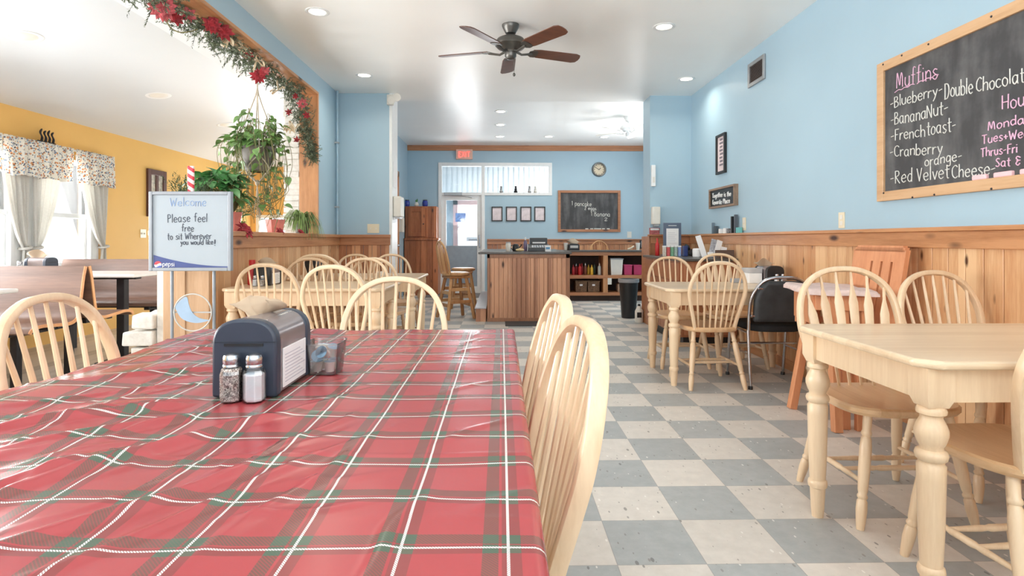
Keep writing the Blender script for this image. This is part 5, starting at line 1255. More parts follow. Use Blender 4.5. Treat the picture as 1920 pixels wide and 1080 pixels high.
def curtain(ytop0, ytop1, ytie, lab, flare):
    t = thing('tieback_curtain', lab, 'curtain', (XY + .06, ytie, .6), 0, 'white tie-back curtains'); zt, zk, zb = 2.05, 1.02, .60
    def f(u, v):
        z = zt + (zb - zt) * v; k = (zt - z) / (zt - zk)
        if k <= 1: w = (1 - k) ** .62 if True else 0; a = ytop0 + (ytie - .03 - ytop0) * (1 - w); b = ytop1 + (ytie + .03 - ytop1) * (1 - w)
        else: g = min(1, (k - 1) * 2.4); a = ytie - .03 - flare * g; b = ytie + .03 + flare * g
        sag = .06 * math.sin(PI * min(1, k)) * (1 if ytop1 > ytie + .1 else -1) * 0
        return V(XY + .055 + .018 * math.sin(u * 34) * (.35 + .65 * abs(b - a) / .4) + .02 * (1 - abs(1 - k)) * math.sin(u * 12), a + (b - a) * u + sag, z)
    MB().grid(f, 48, 36).build('cloth', 'curtain', t, smooth=80, solid=.0015)
    MB().tube([V(XY + .055 + .05 * math.cos(a), ytie + .045 * math.sin(a), zk + .01 * math.sin(a)) for a in [2 * PI * i / 16 for i in range(16)]], .014, 6, closed=True, up=(0, 0, 1)).build('tie_band', 'curtain', t, smooth=True)
curtain(5.44, 5.81, 5.76, 'white tie-back curtain, right panel of the left window', .03); curtain(5.85, 6.30, 5.90, 'white tie-back curtain, left panel of the right window', .03); curtain(6.42, 6.96, 6.88, 'white tie-back curtain at the right end, next to yellow wall', .08)
# dark ornament on the rod
c = atX(86, 268, XY + .07); t = thing('window_ornament', 'small dark ornament of upright figures standing on the valance', 'ornament', (c.x, c.y, 2.103)); m = MB()
m.tube([V(c.x, c.y - .1, 2.112), V(c.x, c.y + .12, 2.112)], .012, 8)
for i in range(4):
    y = c.y - .06 + i * .05; m.tube(catmull([V(c.x, y, 2.11), V(c.x, y + .012, 2.16), V(c.x, y - .012, 2.205), V(c.x, y + .01, 2.245 - (i % 2) * .012)], 4), [.012, .014, .012, .012, .011, .009, .008, .009, .01, .011, .01, .008, .005][:13], 7)
m.build('figures', 'steelblk', t, smooth=True)
z0, z1, y0, y1 = 1.42, 2.07, atX(274, 360, XY).y, atX(309, 360, XY).y
t = thing('picture_frame', 'dark brown double picture frame on the yellow wall', 'picture', (XY, (y0 + y1) / 2, z0)); wz_ = .07
frame4(MB(), 'Y', XY, y0, y1, z0, z1, .075, 1, .03).box(XY, (y0 + y1) / 2 - .03, z0, XY + .026, (y0 + y1) / 2 + .03, z1).build('frame', paint('dark_brown_frame', C(86, 52, 44), .5), t, bevel=.004)
for k, (a, b) in enumerate(((y0 + .06, (y0 + y1) / 2 - .02), ((y0 + y1) / 2 + .02, y1 - .06))): MB().box(XY, a, z0 + .06, XY + .012, b, z1 - .06).build('photograph', paint('sepia_print_%d' % k, C(206, 196, 178), .6, var=.35, scale=16), t)

def booth_side(t, ys, s, x0, x1, ends=True):
    """one moulded ply seat; s=+1 faces +y"""
    prof_ = catmull([V(0, ys + s * .005, .895), V(0, ys + s * .03, .80), V(0, ys + s * .06, .62), V(0, ys + s * .09, .515), V(0, ys + s * .16, .478), V(0, ys + s * .30, .485), V(0, ys + s * .42, .495), V(0, ys + s * .50, .485), V(0, ys + s * .53, .455)], 5)
    th = .009; m = MB()
    m.tube([V(0, p.y, p.z) for p in prof_], 1, sec=[((x1 - x0) / 2, th), (-(x1 - x0) / 2, th), (-(x1 - x0) / 2, -th), ((x1 - x0) / 2, -th)], up=(1, 0, 0)).xf(Matrix.Translation(V((x0 + x1) / 2, 0, 0)))
    sh = m.build('seat_shell', 'lam', t, smooth=True)
    MB().tube([V(x1 + .004, p.y, p.z) for p in prof_], 1, sec=[(.004, .0115), (-.004, .0115), (-.004, -.0115), (.004, -.0115)], up=(1, 0, 0)).build('edge_band', 'ply', sh, smooth=True)
    MB().box(x0 + .1, ys + s * .14, .43, x1 - .12, ys + s * .19, .468).box(x0 + .1, ys + s * .40, .43, x1 - .12, ys + s * .45, .478).box(x1 - .3, ys + s * .02, .41, x1 - .25, ys + s * .48, .455).build('steel_rail', 'steelblk', t, bevel=.003)
bx0, bx1 = -4.66, -3.22
t = thing('booth_bench', 'back-to-back brown laminate booth bench below the curtained windows', 'bench', ((bx0 + bx1) / 2, 4.5, 0))
booth_side(t, 4.47, -1, bx0, bx1); booth_side(t, 4.50, 1, bx0, bx1)
for x in (bx0 + .3, bx1 - .33):
    for y in (4.23, 4.74): MB().box(x - .025, y - .025, 0, x + .025, y + .025, .44).build('leg', 'steelblk', t, bevel=.003)
    MB().box(x - .02, 4.2, .39, x + .02, 4.77, .43).build('cross_rail', 'steelblk', t)
t = thing('booth_bench', 'brown laminate booth bench facing the camera, farther from it', 'bench', ((bx0 + bx1) / 2, 6.1, 0))
booth_side(t, 6.15, -1, bx0, bx1)
for x in (bx0 + .3, bx1 - .33): MB().box(x - .025, 5.85, 0, x + .025, 5.90, .44).build('leg', 'steelblk', t, bevel=.003)
def booth_table(lab, y0, y1, x1, z=.775):
    t = thing('booth_table', lab, 'table', ((bx0 + x1) / 2, (y0 + y1) / 2, 0), 0, 'white laminate booth tables')
    MB().box(bx0, y0, z - .03, x1, y1, z).build('tabletop', paint('white_laminate', C(226, 224, 222), .2, var=.02), t, bevel=.012, seg=3)
    xm = (bx0 + x1) / 2 - .2; ym = (y0 + y1) / 2
    MB().box(bx0 + .1, ym - .04, z - .06, x1 - .15, ym + .04, z - .03).build('under_rail', 'steelblk', t)
    MB().box(x1 - .33, ym - .035, .02, x1 - .26, ym + .035, z - .06).build('post', 'steelblk', t, bevel=.004)
    MB().box(x1 - .36, ym - .28, 0, x1 - .23, ym + .28, .025).build('foot', 'steelblk', t, bevel=.006)
booth_table('white booth table at the left picture edge before the laminate bench', 3.2, 3.9, -3.25, .775); booth_table('white booth table between the two laminate benches', 5.02, 5.62, -3.2, .80)
napkin_box('dark napkin dispenser on the far booth table below the curtains', (-4.22, 5.3, .801), .15, .2, .14, 'slate', SHELL, PI / 2, False)
napkin('tan napkin in the dispenser on the far booth table', (-4.25, 5.3, .935), 1.0, 3)
shaker('salt_shaker', 'white-filled shaker on the far booth table beside the dark dispenser', (-4.33, 5.2, .801), 'salt', 1.1)
# ------------------------------------------------------------------ island counter, shelf counter, service counter
ix0, ix1, iy0, iy1 = -.19, .925, 7.67, 10.1
t = thing('island_counter', 'brown beadboard service counter with a dark top in the middle', 'counter', ((ix0 + ix1) / 2, 8.9, 0))
MB().box(ix0 + .012, iy0 + .014, 0, ix1 - .012, iy1, .90).build('carcass', 'bead', t)
boards(MB(), 'X', iy0 + .014, ix0 + .035, ix1 - .05, .04, .86, -1, .062).build('front_boards', 'bead', t, bevel=.004)
MB().box(ix0, iy0 - .006, .855, ix1, iy0 + .014, .91).box(ix1 - .055, iy0 - .006, 0, ix1, iy0 + .014, .91).box(ix0, iy0 - .006, 0, ix0 + .035, iy0 + .014, .91).box(ix0, iy0 - .008, 0, ix1, iy0 + .014, .05).build('corner_trim', wood('counter_trim', C(176, 124, 90), C(136, 90, 62), 'Z', .45), t, bevel=.003)
MB().box(ix0 - .12, iy0 - .045, .91, ix1 + .02, iy1 + .02, .94).build('countertop', 'ctop', t, bevel=.006)
t = thing('foot_step', 'low wooden footrest step with a grey top along the island counter', 'step', (-.28, 8.9, 0))
MB().box(-.345, 7.67, 0, -.205, 10.1, .175).build('body', 'bead', t, bevel=.003); MB().box(-.36, 7.65, .175, -.2, 10.12, .19).build('tread', paint('grey_step_top', C(186, 188, 196), .35), t, bevel=.003)
sx0, sx1, sy0, sy1 = .97, 2.95, 10.2, 10.7
t = thing('shelf_counter', 'low open shelf counter holding bottles and bins in the back room', 'shelving', ((sx0 + sx1) / 2, 10.45, 0))
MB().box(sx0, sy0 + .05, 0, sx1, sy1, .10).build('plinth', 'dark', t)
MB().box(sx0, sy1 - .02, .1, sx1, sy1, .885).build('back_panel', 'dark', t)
zz = (.10, .155, .405, .47, .81, .885)
dv = at(1131, 500, sy0).x; dw = .085
for nm, a, b, c_, d in (('bottom_board', sx0, sx1, .10, .155), ('shelf_board', sx0, sx1, .405, .465), ('top_rail', sx0, sx1, .82, .885)): MB().box(a, sy0, c_, b, sy1 - .02, d).build(nm, 'trim_x', t, bevel=.003)
for x in (sx0, dv, sx1 - .06):
    for a, b in ((.155, .405), (.465, .82)): MB().box(x, sy0, a, x + (dw if x == dv else .05), sy1 - .02, b).build('divider', 'trim_z', t, bevel=.003)
MB().box(sx0, sy0 - .03, .885, sx1, sy1 + .01, .915).build('countertop', 'ctop', t, bevel=.005)
cz = .91; gx, gy0, gy1 = 1.83, 5.8, 7.24
t = thing('service_counter', 'wood cabinet counter with dark top against the right wainscot', 'counter', (2.13, 6.5, 0))
MB().box(gx + .05, gy0 + .05, 0, 2.42, gy1, .1).build('plinth', 'black', t); MB().box(gx + .015, gy0 + .015, .1, 2.42, gy1, cz - .03).build('carcass', 'cab', t)
MB().box(gx - .025, gy0 - .03, cz - .03, 2.42, gy1, cz).build('countertop', 'ctop', t, bevel=.008)
for i in range(4):
    a = gy0 + .05 + i * (gy1 - gy0 - .08) / 4; b = a + (gy1 - gy0 - .08) / 4 - .012
    d = MB().box(gx, a, .12, gx + .018, b, .66).build('door', 'cab', t, bevel=.006); MB().box(gx - .004, a + .06, .18, gx + .006, b - .06, .60).build('raised_panel', 'cab', d, bevel=.008)
    MB().box(gx, a, .675, gx + .018, b, .865).build('drawer', 'cab', t, bevel=.006)
for i in range(2):
    a = gx + .05 + i * .28; MB().box(a, gy0, .12, a + .265, gy0 + .018, .865).build('end_panel', 'cab', t, bevel=.006)

# small helper shapes
def bottle(name, lab, c, r_, h, mat, capm, cat='bottle', grp=None, neck=.35, nozzle=True):
    t = thing(name, lab, cat, c, 0, grp)
    MB().lathe([(r_ * .9, 0), (r_, .004), (r_, h * .6), (r_ * .85, h * .70), (r_ * neck, h * .78), (r_ * neck, h * .82)], c, 16).build('body', mat, t, smooth=True)
    MB().lathe([(r_ * neck * 1.25, h * .8), (r_ * neck * 1.25, h * .87), (r_ * .2, h * .9), (r_ * .12, h)] if nozzle else [(r_ * neck * 1.15, h * .8), (r_ * neck * 1.15, h), (.002, h)], c, 14).build('cap', capm, t, smooth=True); return t
def boxt(name, lab, cat, x0, y0, z0, x1, y1, z1, mat, bevel=.004, grp=None):
    return tag(MB().box(x0, y0, z0, x1, y1, z1).build(name, mat, bevel=bevel), lab, cat, grp)
yel = paint('mustard_yellow', C(236, 192, 70), .4); dkred = paint('dark_red_plastic', C(168, 44, 52), .4); grn = paint('dark_green_glass', C(70, 86, 72), .25); clr = paint('frosted_bottle', C(196, 204, 200), .35); brn = paint('sauce_brown', C(124, 72, 54), .35)
for i, (px_, mt, cp, h, lb) in enumerate(((1075, dkred, dkred, .19, 'dark red squeeze bottle at the left end of the bottle shelf'), (1080.5, dkred, 'white', .2, 'slim red bottle with white cap beside the leftmost shelf bottle'), (1087, 'red', 'red', .205, 'bright red squeeze bottle, wider of the shelf reds'), (1091, dkred, 'red', .21, 'dark red bottle behind the bright red one on the shelf'), (1097.5, brn, 'white', .215, 'brown sauce bottle with white cap next to the mustard'), (1103.5, yel, yel, .185, 'yellow mustard bottle, left of the pair on the shelf'), (1109.5, yel, yel, .185, 'yellow mustard bottle, right of the pair on the shelf'), (1114.5, grn, 'black', .22, 'dark green bottle right of the mustard bottles'), (1124, clr, 'offwhite', .22, 'frosted white spray bottle at the right end of the bottle shelf'))):
    Y = 10.34 + (i % 2) * .1; p = at(px_, 500, Y); bottle('squeeze_bottle', lb, (p.x, Y, .4665), .026 if i not in (2, 8) else .032, h, mt, cp, grp='bottles on the open shelf')
def binn(lab, x0, x1, y0, y1, z, h, mat, lidm=None, name='storage_bin', grp=None, tp=.86):
    t = thing(name, lab, 'bin', ((x0 + x1) / 2, (y0 + y1) / 2, z), 0, grp); cx, cy = (x0 + x1) / 2, (y0 + y1) / 2; w, d = (x1 - x0) / 2, (y1 - y0) / 2
    vs = []
    for k, zz in ((tp, 0), (1, h), (.94, h), (tp * .94, .01)): vs += [V(cx + a * w * k, cy + b * d * k, z + zz) for a, b in ((-1, -1), (1, -1), (1, 1), (-1, 1))]
    fs = [(3, 2, 1, 0), (12, 13, 14, 15)] + [(k * 4 + j, k * 4 + (j + 1) % 4, k * 4 + 4 + (j + 1) % 4, k * 4 + 4 + j) for k in range(3) for j in range(4)]
    MB().add(vs, fs).build('bin_body', mat, t, bevel=.006)
    MB().box(x0 - .008, y0 - .008, z + h - .02, x1 + .008, y0 + .004, z + h).box(x0 - .008, y1 - .004, z + h - .02, x1 + .008, y1 + .008, z + h).box(x0 - .008, y0, z + h - .02, x0 + .004, y1, z + h).box(x1 - .004, y0, z + h - .02, x1 + .008, y1, z + h).build('rim', lidm or mat, t, bevel=.003); return t
X = lambda px_, Y=10.3: at(px_, 500, Y).x
binn('white storage bin on the upper shelf, right of the bottles', X(1144), X(1167.5), 10.26, 10.56, .4665, .30, 'offwhite', 'greymetal', grp='bins on the shelf counter')
mag = paint('magenta_plastic', C(186, 62, 104), .4)
binn('magenta bin on the upper shelf next to the white bin', X(1170), X(1185), 10.28, 10.52, .4665, .185, mag, grp='bins on the shelf counter', tp=.92); binn('magenta bin partly behind the service counter', X(1188), X(1203), 10.28, 10.52, .4665, .18, mag, grp='bins on the shelf counter', tp=.92)
wick = paint('brown_wicker', C(120, 92, 70), .8, var=.35, scale=70, bump=.6, bscale=120)
for a, b, lb in ((1079, 1100.5, 'brown wicker basket on the lower shelf, left of the pair'), (1102, 1124, 'brown wicker basket on the lower shelf, right of the pair')):
    t = binn(lb, X(a), X(b), 10.28, 10.56, .1565, .205, wick, name='wicker_basket', grp='wicker baskets', tp=.95); t['category'] = 'basket'
    MB().box((X(a) + X(b)) / 2 - .03, 10.262, .27, (X(a) + X(b)) / 2 + .02, 10.268, .30).build('paper_tag', 'paper', t)
boxt('shelf_box', 'small tan patterned box on the lower shelf by the black bin', 'box', X(1158), 10.28, .1565, X(1172), 10.45, .30, paint('tan_patterned_card', C(176, 146, 122), .7, var=.4, scale=40))
p = at(1143, 527, sy0); outlet((p.x, sy0, .30), 'X', -1, 'white outlet on the shelf counter divider above the floor', mat='offwhite')
c = (1.80, 8.02, 0); t = thing('trash_can', 'tall black trash can beside the service counter', 'trash can', c)
MB().lathe([(.095, 0), (.10, .01), (.135, .54), (.14, .545), (.128, .545), (.09, .02), (.002, .02)], c, 28, cap=False).build('can_body', 'black', t, smooth=True)
MB().lathe([(.136, .50), (.145, .505), (.145, .55), (.132, .552)], c, 28, cap=False).build('bag_liner', paint('grey_bag_film', C(150, 150, 152), .35), t, smooth=True, solid=.002)
c = (1.84, 7.57, 0); t = thing('jug', 'white jug with dark print on the floor by the service counter', 'jug', c)
MB().lathe([(.05, 0), (.056, .01), (.056, .15), (.03, .2), (.018, .22)], c, 18).build('body', 'offwhite', t, smooth=True); MB().lathe([(.02, .22), (.02, .245), (.001, .246)], c, 14).build('cap', 'black', t, smooth=True)
MB().box(1.80, 7.512, .07, 1.86, 7.518, .14).build('printed_label', 'black', t)

# ---- things on the island counter (top at .94)
CT = .941
def at_top(px_, Y): return at(px_, 470, Y).x
x = at_top(953, 8.0); t = thing('jar', 'white jar at the left end of the island counter', 'jar', (x, 8.0, CT)); MB().lathe([(.03, 0), (.036, .01), (.036, .10), (.03, .115)], (x, 8.0, CT), 16).build('body', 'offwhite', t, smooth=True); MB().lathe([(.032, .115), (.032, .13), (.001, .131)], (x, 8.0, CT), 16).build('lid', 'greymetal', t, smooth=True)
x = at_top(967, 8.05); t = thing('kettle', 'small black pot with spout on the island counter', 'pot', (x, 8.05, CT)); c = (x, 8.05, CT)
MB().lathe([(.04, 0), (.05, .02), (.048, .07), (.03, .10), (.001, .105)], c, 18).build('body', 'black', t, smooth=True); MB().tube(catmull([V(x + .04, 8.05, CT + .05), V(x + .07, 8.05, CT + .07), V(x + .08, 8.05, CT + .10)], 4), .009).build('spout', 'black', t, smooth=True)
MB().tube(catmull([V(x - .045, 8.05, CT + .03), V(x - .085, 8.05, CT + .06), V(x - .04, 8.05, CT + .09)], 4), .006).build('handle', 'black', t, smooth=True)
x = at_top(975, 7.8); c = (x, 7.82, CT); tag(MB().ball((x, 7.82, CT + .022), (.06, .035, .022), 14, 8).build('bread_bag', paint('tan_bag', C(214, 188, 140), .6, var=.2, scale=40), smooth=True), 'small tan bag lying on the island counter', 'bag')
x = at_top(985, 8.1); bottle('spray_bottle', 'tall white-capped purple bottle on the island counter', (x, 8.1, CT), .025, .20, paint('purple_liquid', C(112, 96, 124), .3), 'white', nozzle=False)
xa, xb = at_top(990, 8.1), at_top(1030, 8.1)
t = thing('cash_register', 'dark grey cash register on the island counter', 'cash register', ((xa + xb) / 2, 8.1, CT)); dg = paint('charcoal_plastic', C(58, 62, 66), .45)
MB().prism([(7.92, CT), (8.35, CT), (8.35, CT + .10), (8.2, CT + .10), (7.92, CT + .05)], xa, xb, 'X').build('base', dg, t, bevel=.006); MB().box(xa + .03, 8.2, CT + .09, xb - .02, 8.34, CT + .19).build('display', dg, t, bevel=.008)
MB().box(xa + .07, 8.194, CT + .11, xb - .05, 8.2, CT + .13).build('paper_slot', 'paper', t)
m = MB()
for i in range(6):
    for j in range(3): m.box(xa + .05 + i * .035, 7.95 + j * .05, CT + .055 + j * .009, xa + .075 + i * .035, 7.98 + j * .05, CT + .068 + j * .009)
tag(m.build('keypad', 'greymetal', t), kind='stuff')
x = at_top(1028, 7.9); t = thing('card_sign', 'small white and blue card leaning on the cash register', 'card', (x, 7.88, CT)); MB().box(x - .045, 7.88, CT, x + .035, 7.886, CT + .085).build('card', 'paper', t); MB().box(x - .035, 7.878, CT + .03, x + .02, 7.88, CT + .06).build('printed_block', paint('card_blue_print', C(96, 150, 190), .5), t)
xm = at_top(1076, 10.3); napkin_box('dark napkin dispenser on the shelf counter under the small chalkboard', (xm, 10.36, .916), .20, .2, .12, 'black', 'black', 0, False)
MB_ = MB().box(xm - .07, 10.255, .955, xm + .07, 10.259, 1.0).build('label_card', paint('grey_label', C(190, 188, 184), .6)); tag(MB_, 'grey label card on the front of the shelf-counter napkin dispenser', 'label')
napkin('brown napkins standing in the shelf-counter dispenser', (xm, 10.36, 1.03), 1.35, 6)
for px_, lb in ((1061, 'white cup left of the dispenser on the shelf counter'), (1196, 'white cup at the far right of the shelf counter')):
    x = at_top(px_, 10.4); t = thing('paper_cup', lb, 'cup', (x, 10.4, .916), 0, 'white cups on the shelf counter'); MB().lathe([(.03, 0), (.042, .125), (.038, .125), (.028, .01), (.001, .01)], (x, 10.4, .916), 16, cap=False).build('cup_body', 'offwhite', t, smooth=True); MB().lathe([(.040, .123), (.0445, .125), (.0445, .13), (.040, .131)], (x, 10.4, .916), 16, cap=False).build('rim', 'white', t, smooth=True)
x = at_top(1210, 10.4); t = thing('small_monitor', 'small black-framed screen at the right end of the shelf counter', 'monitor', (x, 10.4, .916)); MB().box(x - .1, 10.4, .94, x + .1, 10.43, 1.10).build('casing', 'black', t, bevel=.004); MB().box(x - .075, 10.396, .965, x + .08, 10.4, 1.08).build('screen', paint('grey_screen', C(178, 186, 184), .2), t); MB().box(x - .05, 10.38, .916, x + .05, 10.46, .94).build('stand', 'black', t)
x = at_top(1183, 10.4); m = MB().tube(catmull([V(x - .06, 10.4, .93), V(x, 10.4, .95), V(x + .06, 10.42, .985)], 4), .016, 8); tag(m.build('bread_roll', paint('pale_tan', C(216, 200, 176), .7, var=.2, scale=30), smooth=True), 'pale rolled paper bundle lying on the shelf counter', 'roll')

# ---- service counter things (top at cz)
cz += .001
x, y = 2.10, 6.95; t = thing('menu_stand', 'black upright sign holder with a white sheet on the service counter', 'sign holder', (x, y, cz)); slt = paint('slate_blue_stand', C(92, 104, 124), .4)
MB().box(x - .11, y, cz, x + .11, y + .02, cz + .40).build('board', slt, t, bevel=.004); MB().box(x - .075, y - .005, cz + .11, x + .075, y, cz + .33).build('sheet', 'paper', t); MB().box(x - .12, y - .05, cz, x + .12, y + .08, cz + .012).build('base', slt, t)
m = MB()
for i in range(6): m.box(x - .055, y - .006, cz + .15 + i * .025, x + .05 - .02 * (i % 2), y - .005, cz + .155 + i * .025)
m.build('printed_lines', paint('light_print', C(206, 208, 212), .8), t)
m = MB(); write(m, 'Specials'[:8], V(x - .05, y - .002, cz + .35), V(1, 0, 0), V(0, 0, 1), .1, .028, .0025, V(0, -1, 0)) if False else m.tube([V(x - .05, y - .001, cz + .365), V(x + .05, y - .001, cz + .365)], .004); m.build('header_mark', 'white', t)
for i, (cl_, lb) in enumerate(((C(206, 198, 186), 'cream tin at the left end of the row on the service counter'), (C(206, 92, 92), 'red tin in the row on the service counter'), (C(120, 172, 140), 'green tin in the row on the service counter'), (C(168, 190, 180), 'pale green tin in the row on the service counter'), (C(142, 166, 214), 'pale blue tin at the right end of the row on the service counter'))):
    xx = 1.905 + i * .044; c = (xx, 6.62, cz); t = thing('tea_tin', lb, 'tin', c, 0, 'row of tins'); MB().box(xx - .018, 6.60, cz, xx + .018, 6.64, cz + .105).build('body', paint('tin_%d' % i, cl_, .4, var=.15, scale=60), t, bevel=.004); MB().box(xx - .019, 6.599, cz + .105, xx + .019, 6.641, cz + .122).build('lid', 'white', t, bevel=.003)
boxt('blue_box', 'dark blue box beside the tins on the service counter', 'box', 2.125, 6.58, cz, 2.17, 6.66, cz + .12, navy)
bottle('sauce_bottle', 'red bottle with white label left of the tins', (1.90, 6.9, cz), .026, .21, 'red', 'red', nozzle=False)
t = thing('desk_phone', 'black telephone on the service counter behind the tins', 'telephone', (2.27, 6.85, cz)); MB().prism([(6.75, cz), (6.95, cz), (6.95, cz + .08), (6.75, cz + .03)], 2.24, 2.39, 'X').build('base', 'black', t, bevel=.008); MB().tube(catmull([V(2.25, 6.80, cz + .08), V(2.26, 6.85, cz + .105), V(2.26, 6.93, cz + .12)], 4), .02, 8).build('handset', 'black', t, smooth=True)
tag(MB().lathe([(.05, 0), (.055, .01), (.055, .085), (.045, .095), (.018, .096), (.018, .05)], (2.17, 6.25, cz), 20, cap=False).build('paper_roll', 'paper', smooth=True, solid=.002), 'white paper roll standing on the service counter', 'paper roll')
for i, (dx, dy, a, h, lb, tl) in enumerate(((2.20, 6.12, -14, .24, 'white leaflet leaning left in the card rack', 1), (2.245, 6.06, 16, .20, 'grey leaflet leaning right in the card rack', 2), (2.285, 6.03, 20, .19, 'white leaflet at the right of the card rack', 1), (2.345, 5.98, 12, .11, 'small white card leaning near the counter end', 1), (2.215, 5.98, -4, .055, 'short white card lying before the leaflets', 1), (2.265, 5.95, 3, .045, 'short white card standing beside the leaflets', 1))):
    b = MB().box(-.03, -.003, 0, .03, .003, h).xf(Matrix.Translation(V(dx, dy, cz + .008)) @ Matrix.Rotation(R(a), 4, 'Y') @ Matrix.Rotation(R(-12), 4, 'X')); o = b.build('leaflet', 'paper' if tl == 1 else paint('grey_leaflet', C(172, 172, 178), .7, var=.3, scale=40)); tag(o, lb, 'leaflet', 'leaflets on the service counter')
boxt('card_rack', 'low grey rack under the leaflets on the service counter', 'rack', 2.18, 6.0, cz, 2.33, 6.14, cz + .008, 'greymetal')
boxt('serving_tray', 'dark brown tray standing at the near end of the service counter', 'tray', 2.215, 5.83, cz, 2.405, 5.87, cz + .085, paint('dark_tray', C(92, 74, 66), .5), .006)
# ---- ledge on the right wainscot
LZ = WZ + .0125; lx = XR - .03
for px_, w_, h, mt, lb in ((1337.5, .012, .125, paint('grey_book', C(112, 130, 142), .5), 'thin grey card leaning at the far end of the wainscot ledge'), (1343, .05, .085, paint('dark_card', C(72, 84, 92), .5), 'dark card on the wainscot ledge beside the thin grey one'), (1352, .06, .05, 'paper', 'white card on the wainscot ledge, farther of two'), (1361, .06, .055, 'paper', 'white card on the wainscot ledge, nearer of two'), (1367, .05, .05, paint('black_white_card', C(140, 140, 144), .5, var=.6, scale=60), 'patterned card on the wainscot ledge by the tall dark book'), (1374, .03, .175, 'black', 'tall black book on the wainscot ledge'), (1380, .025, .19, paint('dark_grey_book', C(86, 92, 100), .5), 'tall grey book next to the black one on the ledge'), (1386, .085, .055, paint('teal_box', C(110, 186, 186), .45), 'small teal box at the near end of the ledge row')):
    Y = atX(px_, 440, lx).y; boxt('ledge_card' if h < .15 else 'ledge_book', lb, 'card' if h < .15 else 'book', lx - .018, Y - w_ / 2, LZ, lx + .015, Y + w_ / 2, LZ + h, mt, .002, 'cards and books on the wainscot ledge')
# ---- right pillar things
a, b = at(1212, 421, 7.28), at(1231, 388, 7.28); t = thing('soap_dispenser', 'white soap dispenser on the right blue pillar', 'dispenser', ((a.x + b.x) / 2 + .03, 7.3, a.z)); a.x = max(a.x, 1.87)
MB().box(1.925, 7.21, a.z, 2.03, 7.3, b.z).build('body', 'offwhite', t, bevel=.014, seg=3); MB().box(1.945, 7.205, a.z - .03, 2.01, 7.26, a.z).build('push_bar', 'greymetal', t, bevel=.004)
z0, z1 = at(1222, 350, 7.3).z, at(1222, 310, 7.3).z; t = thing('wall_box', 'slim white plastic box high on the right pillar', 'wall box', (1.95, 7.3, z0)); MB().box(1.925, 7.26, z0, 1.98, 7.3, z1).build('case', 'white', t, bevel=.006); MB().box(1.94, 7.256, z0 + .05, 1.965, 7.26, z0 + .12).build('cover', 'offwhite', t)
t = thing('notice_block', 'small red and white notice on the right pillar ledge', 'sign', (1.965, 7.272, WZ + .012)); MB().box(1.90, 7.26, WZ + .012, 2.03, 7.28, WZ + .012 + .085).build('block', paint('red_print', C(176, 96, 96), .6, var=.3, scale=50), t); MB().box(1.91, 7.258, WZ + .065, 2.02, 7.26, WZ + .09).build('white_strip', 'white', t)
# ---- back wall things
p = at(1123, 318, YB); t = thing('wall_clock', 'round dark-rimmed clock on the back wall', 'clock', (p.x, YB, p.z - .15)); Mc = Matrix.Translation(V(p.x, YB, p.z)) @ Matrix.Rotation(PI / 2, 4, 'X')
MB().lathe([(.10, 0), (.146, 0), (.15, .02), (.14, .04), (.118, .035), (.112, .015)], (0, 0, 0), 40, Mc, cap=False).build('rim', 'bronze', t, smooth=True); MB().lathe([(.002, .006), (.116, .006), (.116, .0)], (0, 0, 0), 40, Mc).build('dial', paint('cream_dial', C(216, 202, 176), .5), t)
m = MB()
for k in range(12): a = k * PI / 6; m.box(-.005, .085, .007, .005, .105, .010, Mc @ Matrix.Rotation(a, 4, 'Z'))
m.build('hour_marks', 'black', t)
for a, L_, w_ in ((R(-50), .055, .006), (R(60), .085, .0045)): MB().box(-w_, -.01, .010, w_, L_, .012, Mc @ Matrix.Rotation(a, 4, 'Z')).build('hand', 'black', t)
for i, px_ in enumerate((932, 959, 986, 1012)):
    a, b = at(px_ - 10.3, 415, YB), at(px_ + 10.3, 387.5, YB); t = thing('certificate_frame', ['black-framed sheet on the back wall, closest to the door', 'black-framed sheet second from the door', 'black-framed sheet third from the door', 'black-framed sheet on the back wall, closest to the small chalkboard'][i], 'picture', ((a.x + b.x) / 2, YB, a.z), 0, 'row of framed sheets')
    frame4(MB(), 'X', YB, a.x, b.x, a.z, b.z, .022, -1, .025).build('frame', 'black', t); MB().box(a.x + .015, YB, a.z + .015, b.x - .015, YB - .01, b.z - .015).build('print', paint('pinkish_print_%d' % i, C(226, 214, 218), .5, var=.14, scale=9 + i), t)
a, b = at(855, 298.5, YB - .05), at(886, 280, YB - .05); t = thing('exit_sign', 'EXIT sign with red letters above the back door', 'sign', ((a.x + b.x) / 2, YB, a.z)); MB().box(a.x, YB - .05, a.z, b.x, YB, b.z).build('housing', paint('beige_sign_housing', C(226, 184, 166), .5), t, bevel=.006)
m = MB(); write(m, 'EXIT', V(a.x + .05, YB - .051, a.z + .05), V(1, 0, 0), V(0, 0, 1), b.x - a.x - .1, b.z - a.z - .1, .013, V(0, -1, 0), .02); m.build('letters', emit('red_lit_letters', C(255, 120, 110), 1.0), t)
a, b = at(1209, 370, YB), at(1222, 300, YB); t = thing('picture_frame', 'tall wood-framed picture half hidden behind the right pillar', 'picture', ((a.x + b.x) / 2, YB, a.z)); frame4(MB(), 'X', YB, a.x, a.x + .5, a.z, b.z, .07, -1, .03).build('frame', 'trim_z', t, bevel=.004); MB().box(a.x + .05, YB, a.z + .05, a.x + .45, YB - .01, b.z - .05).build('print', 'paper', t)
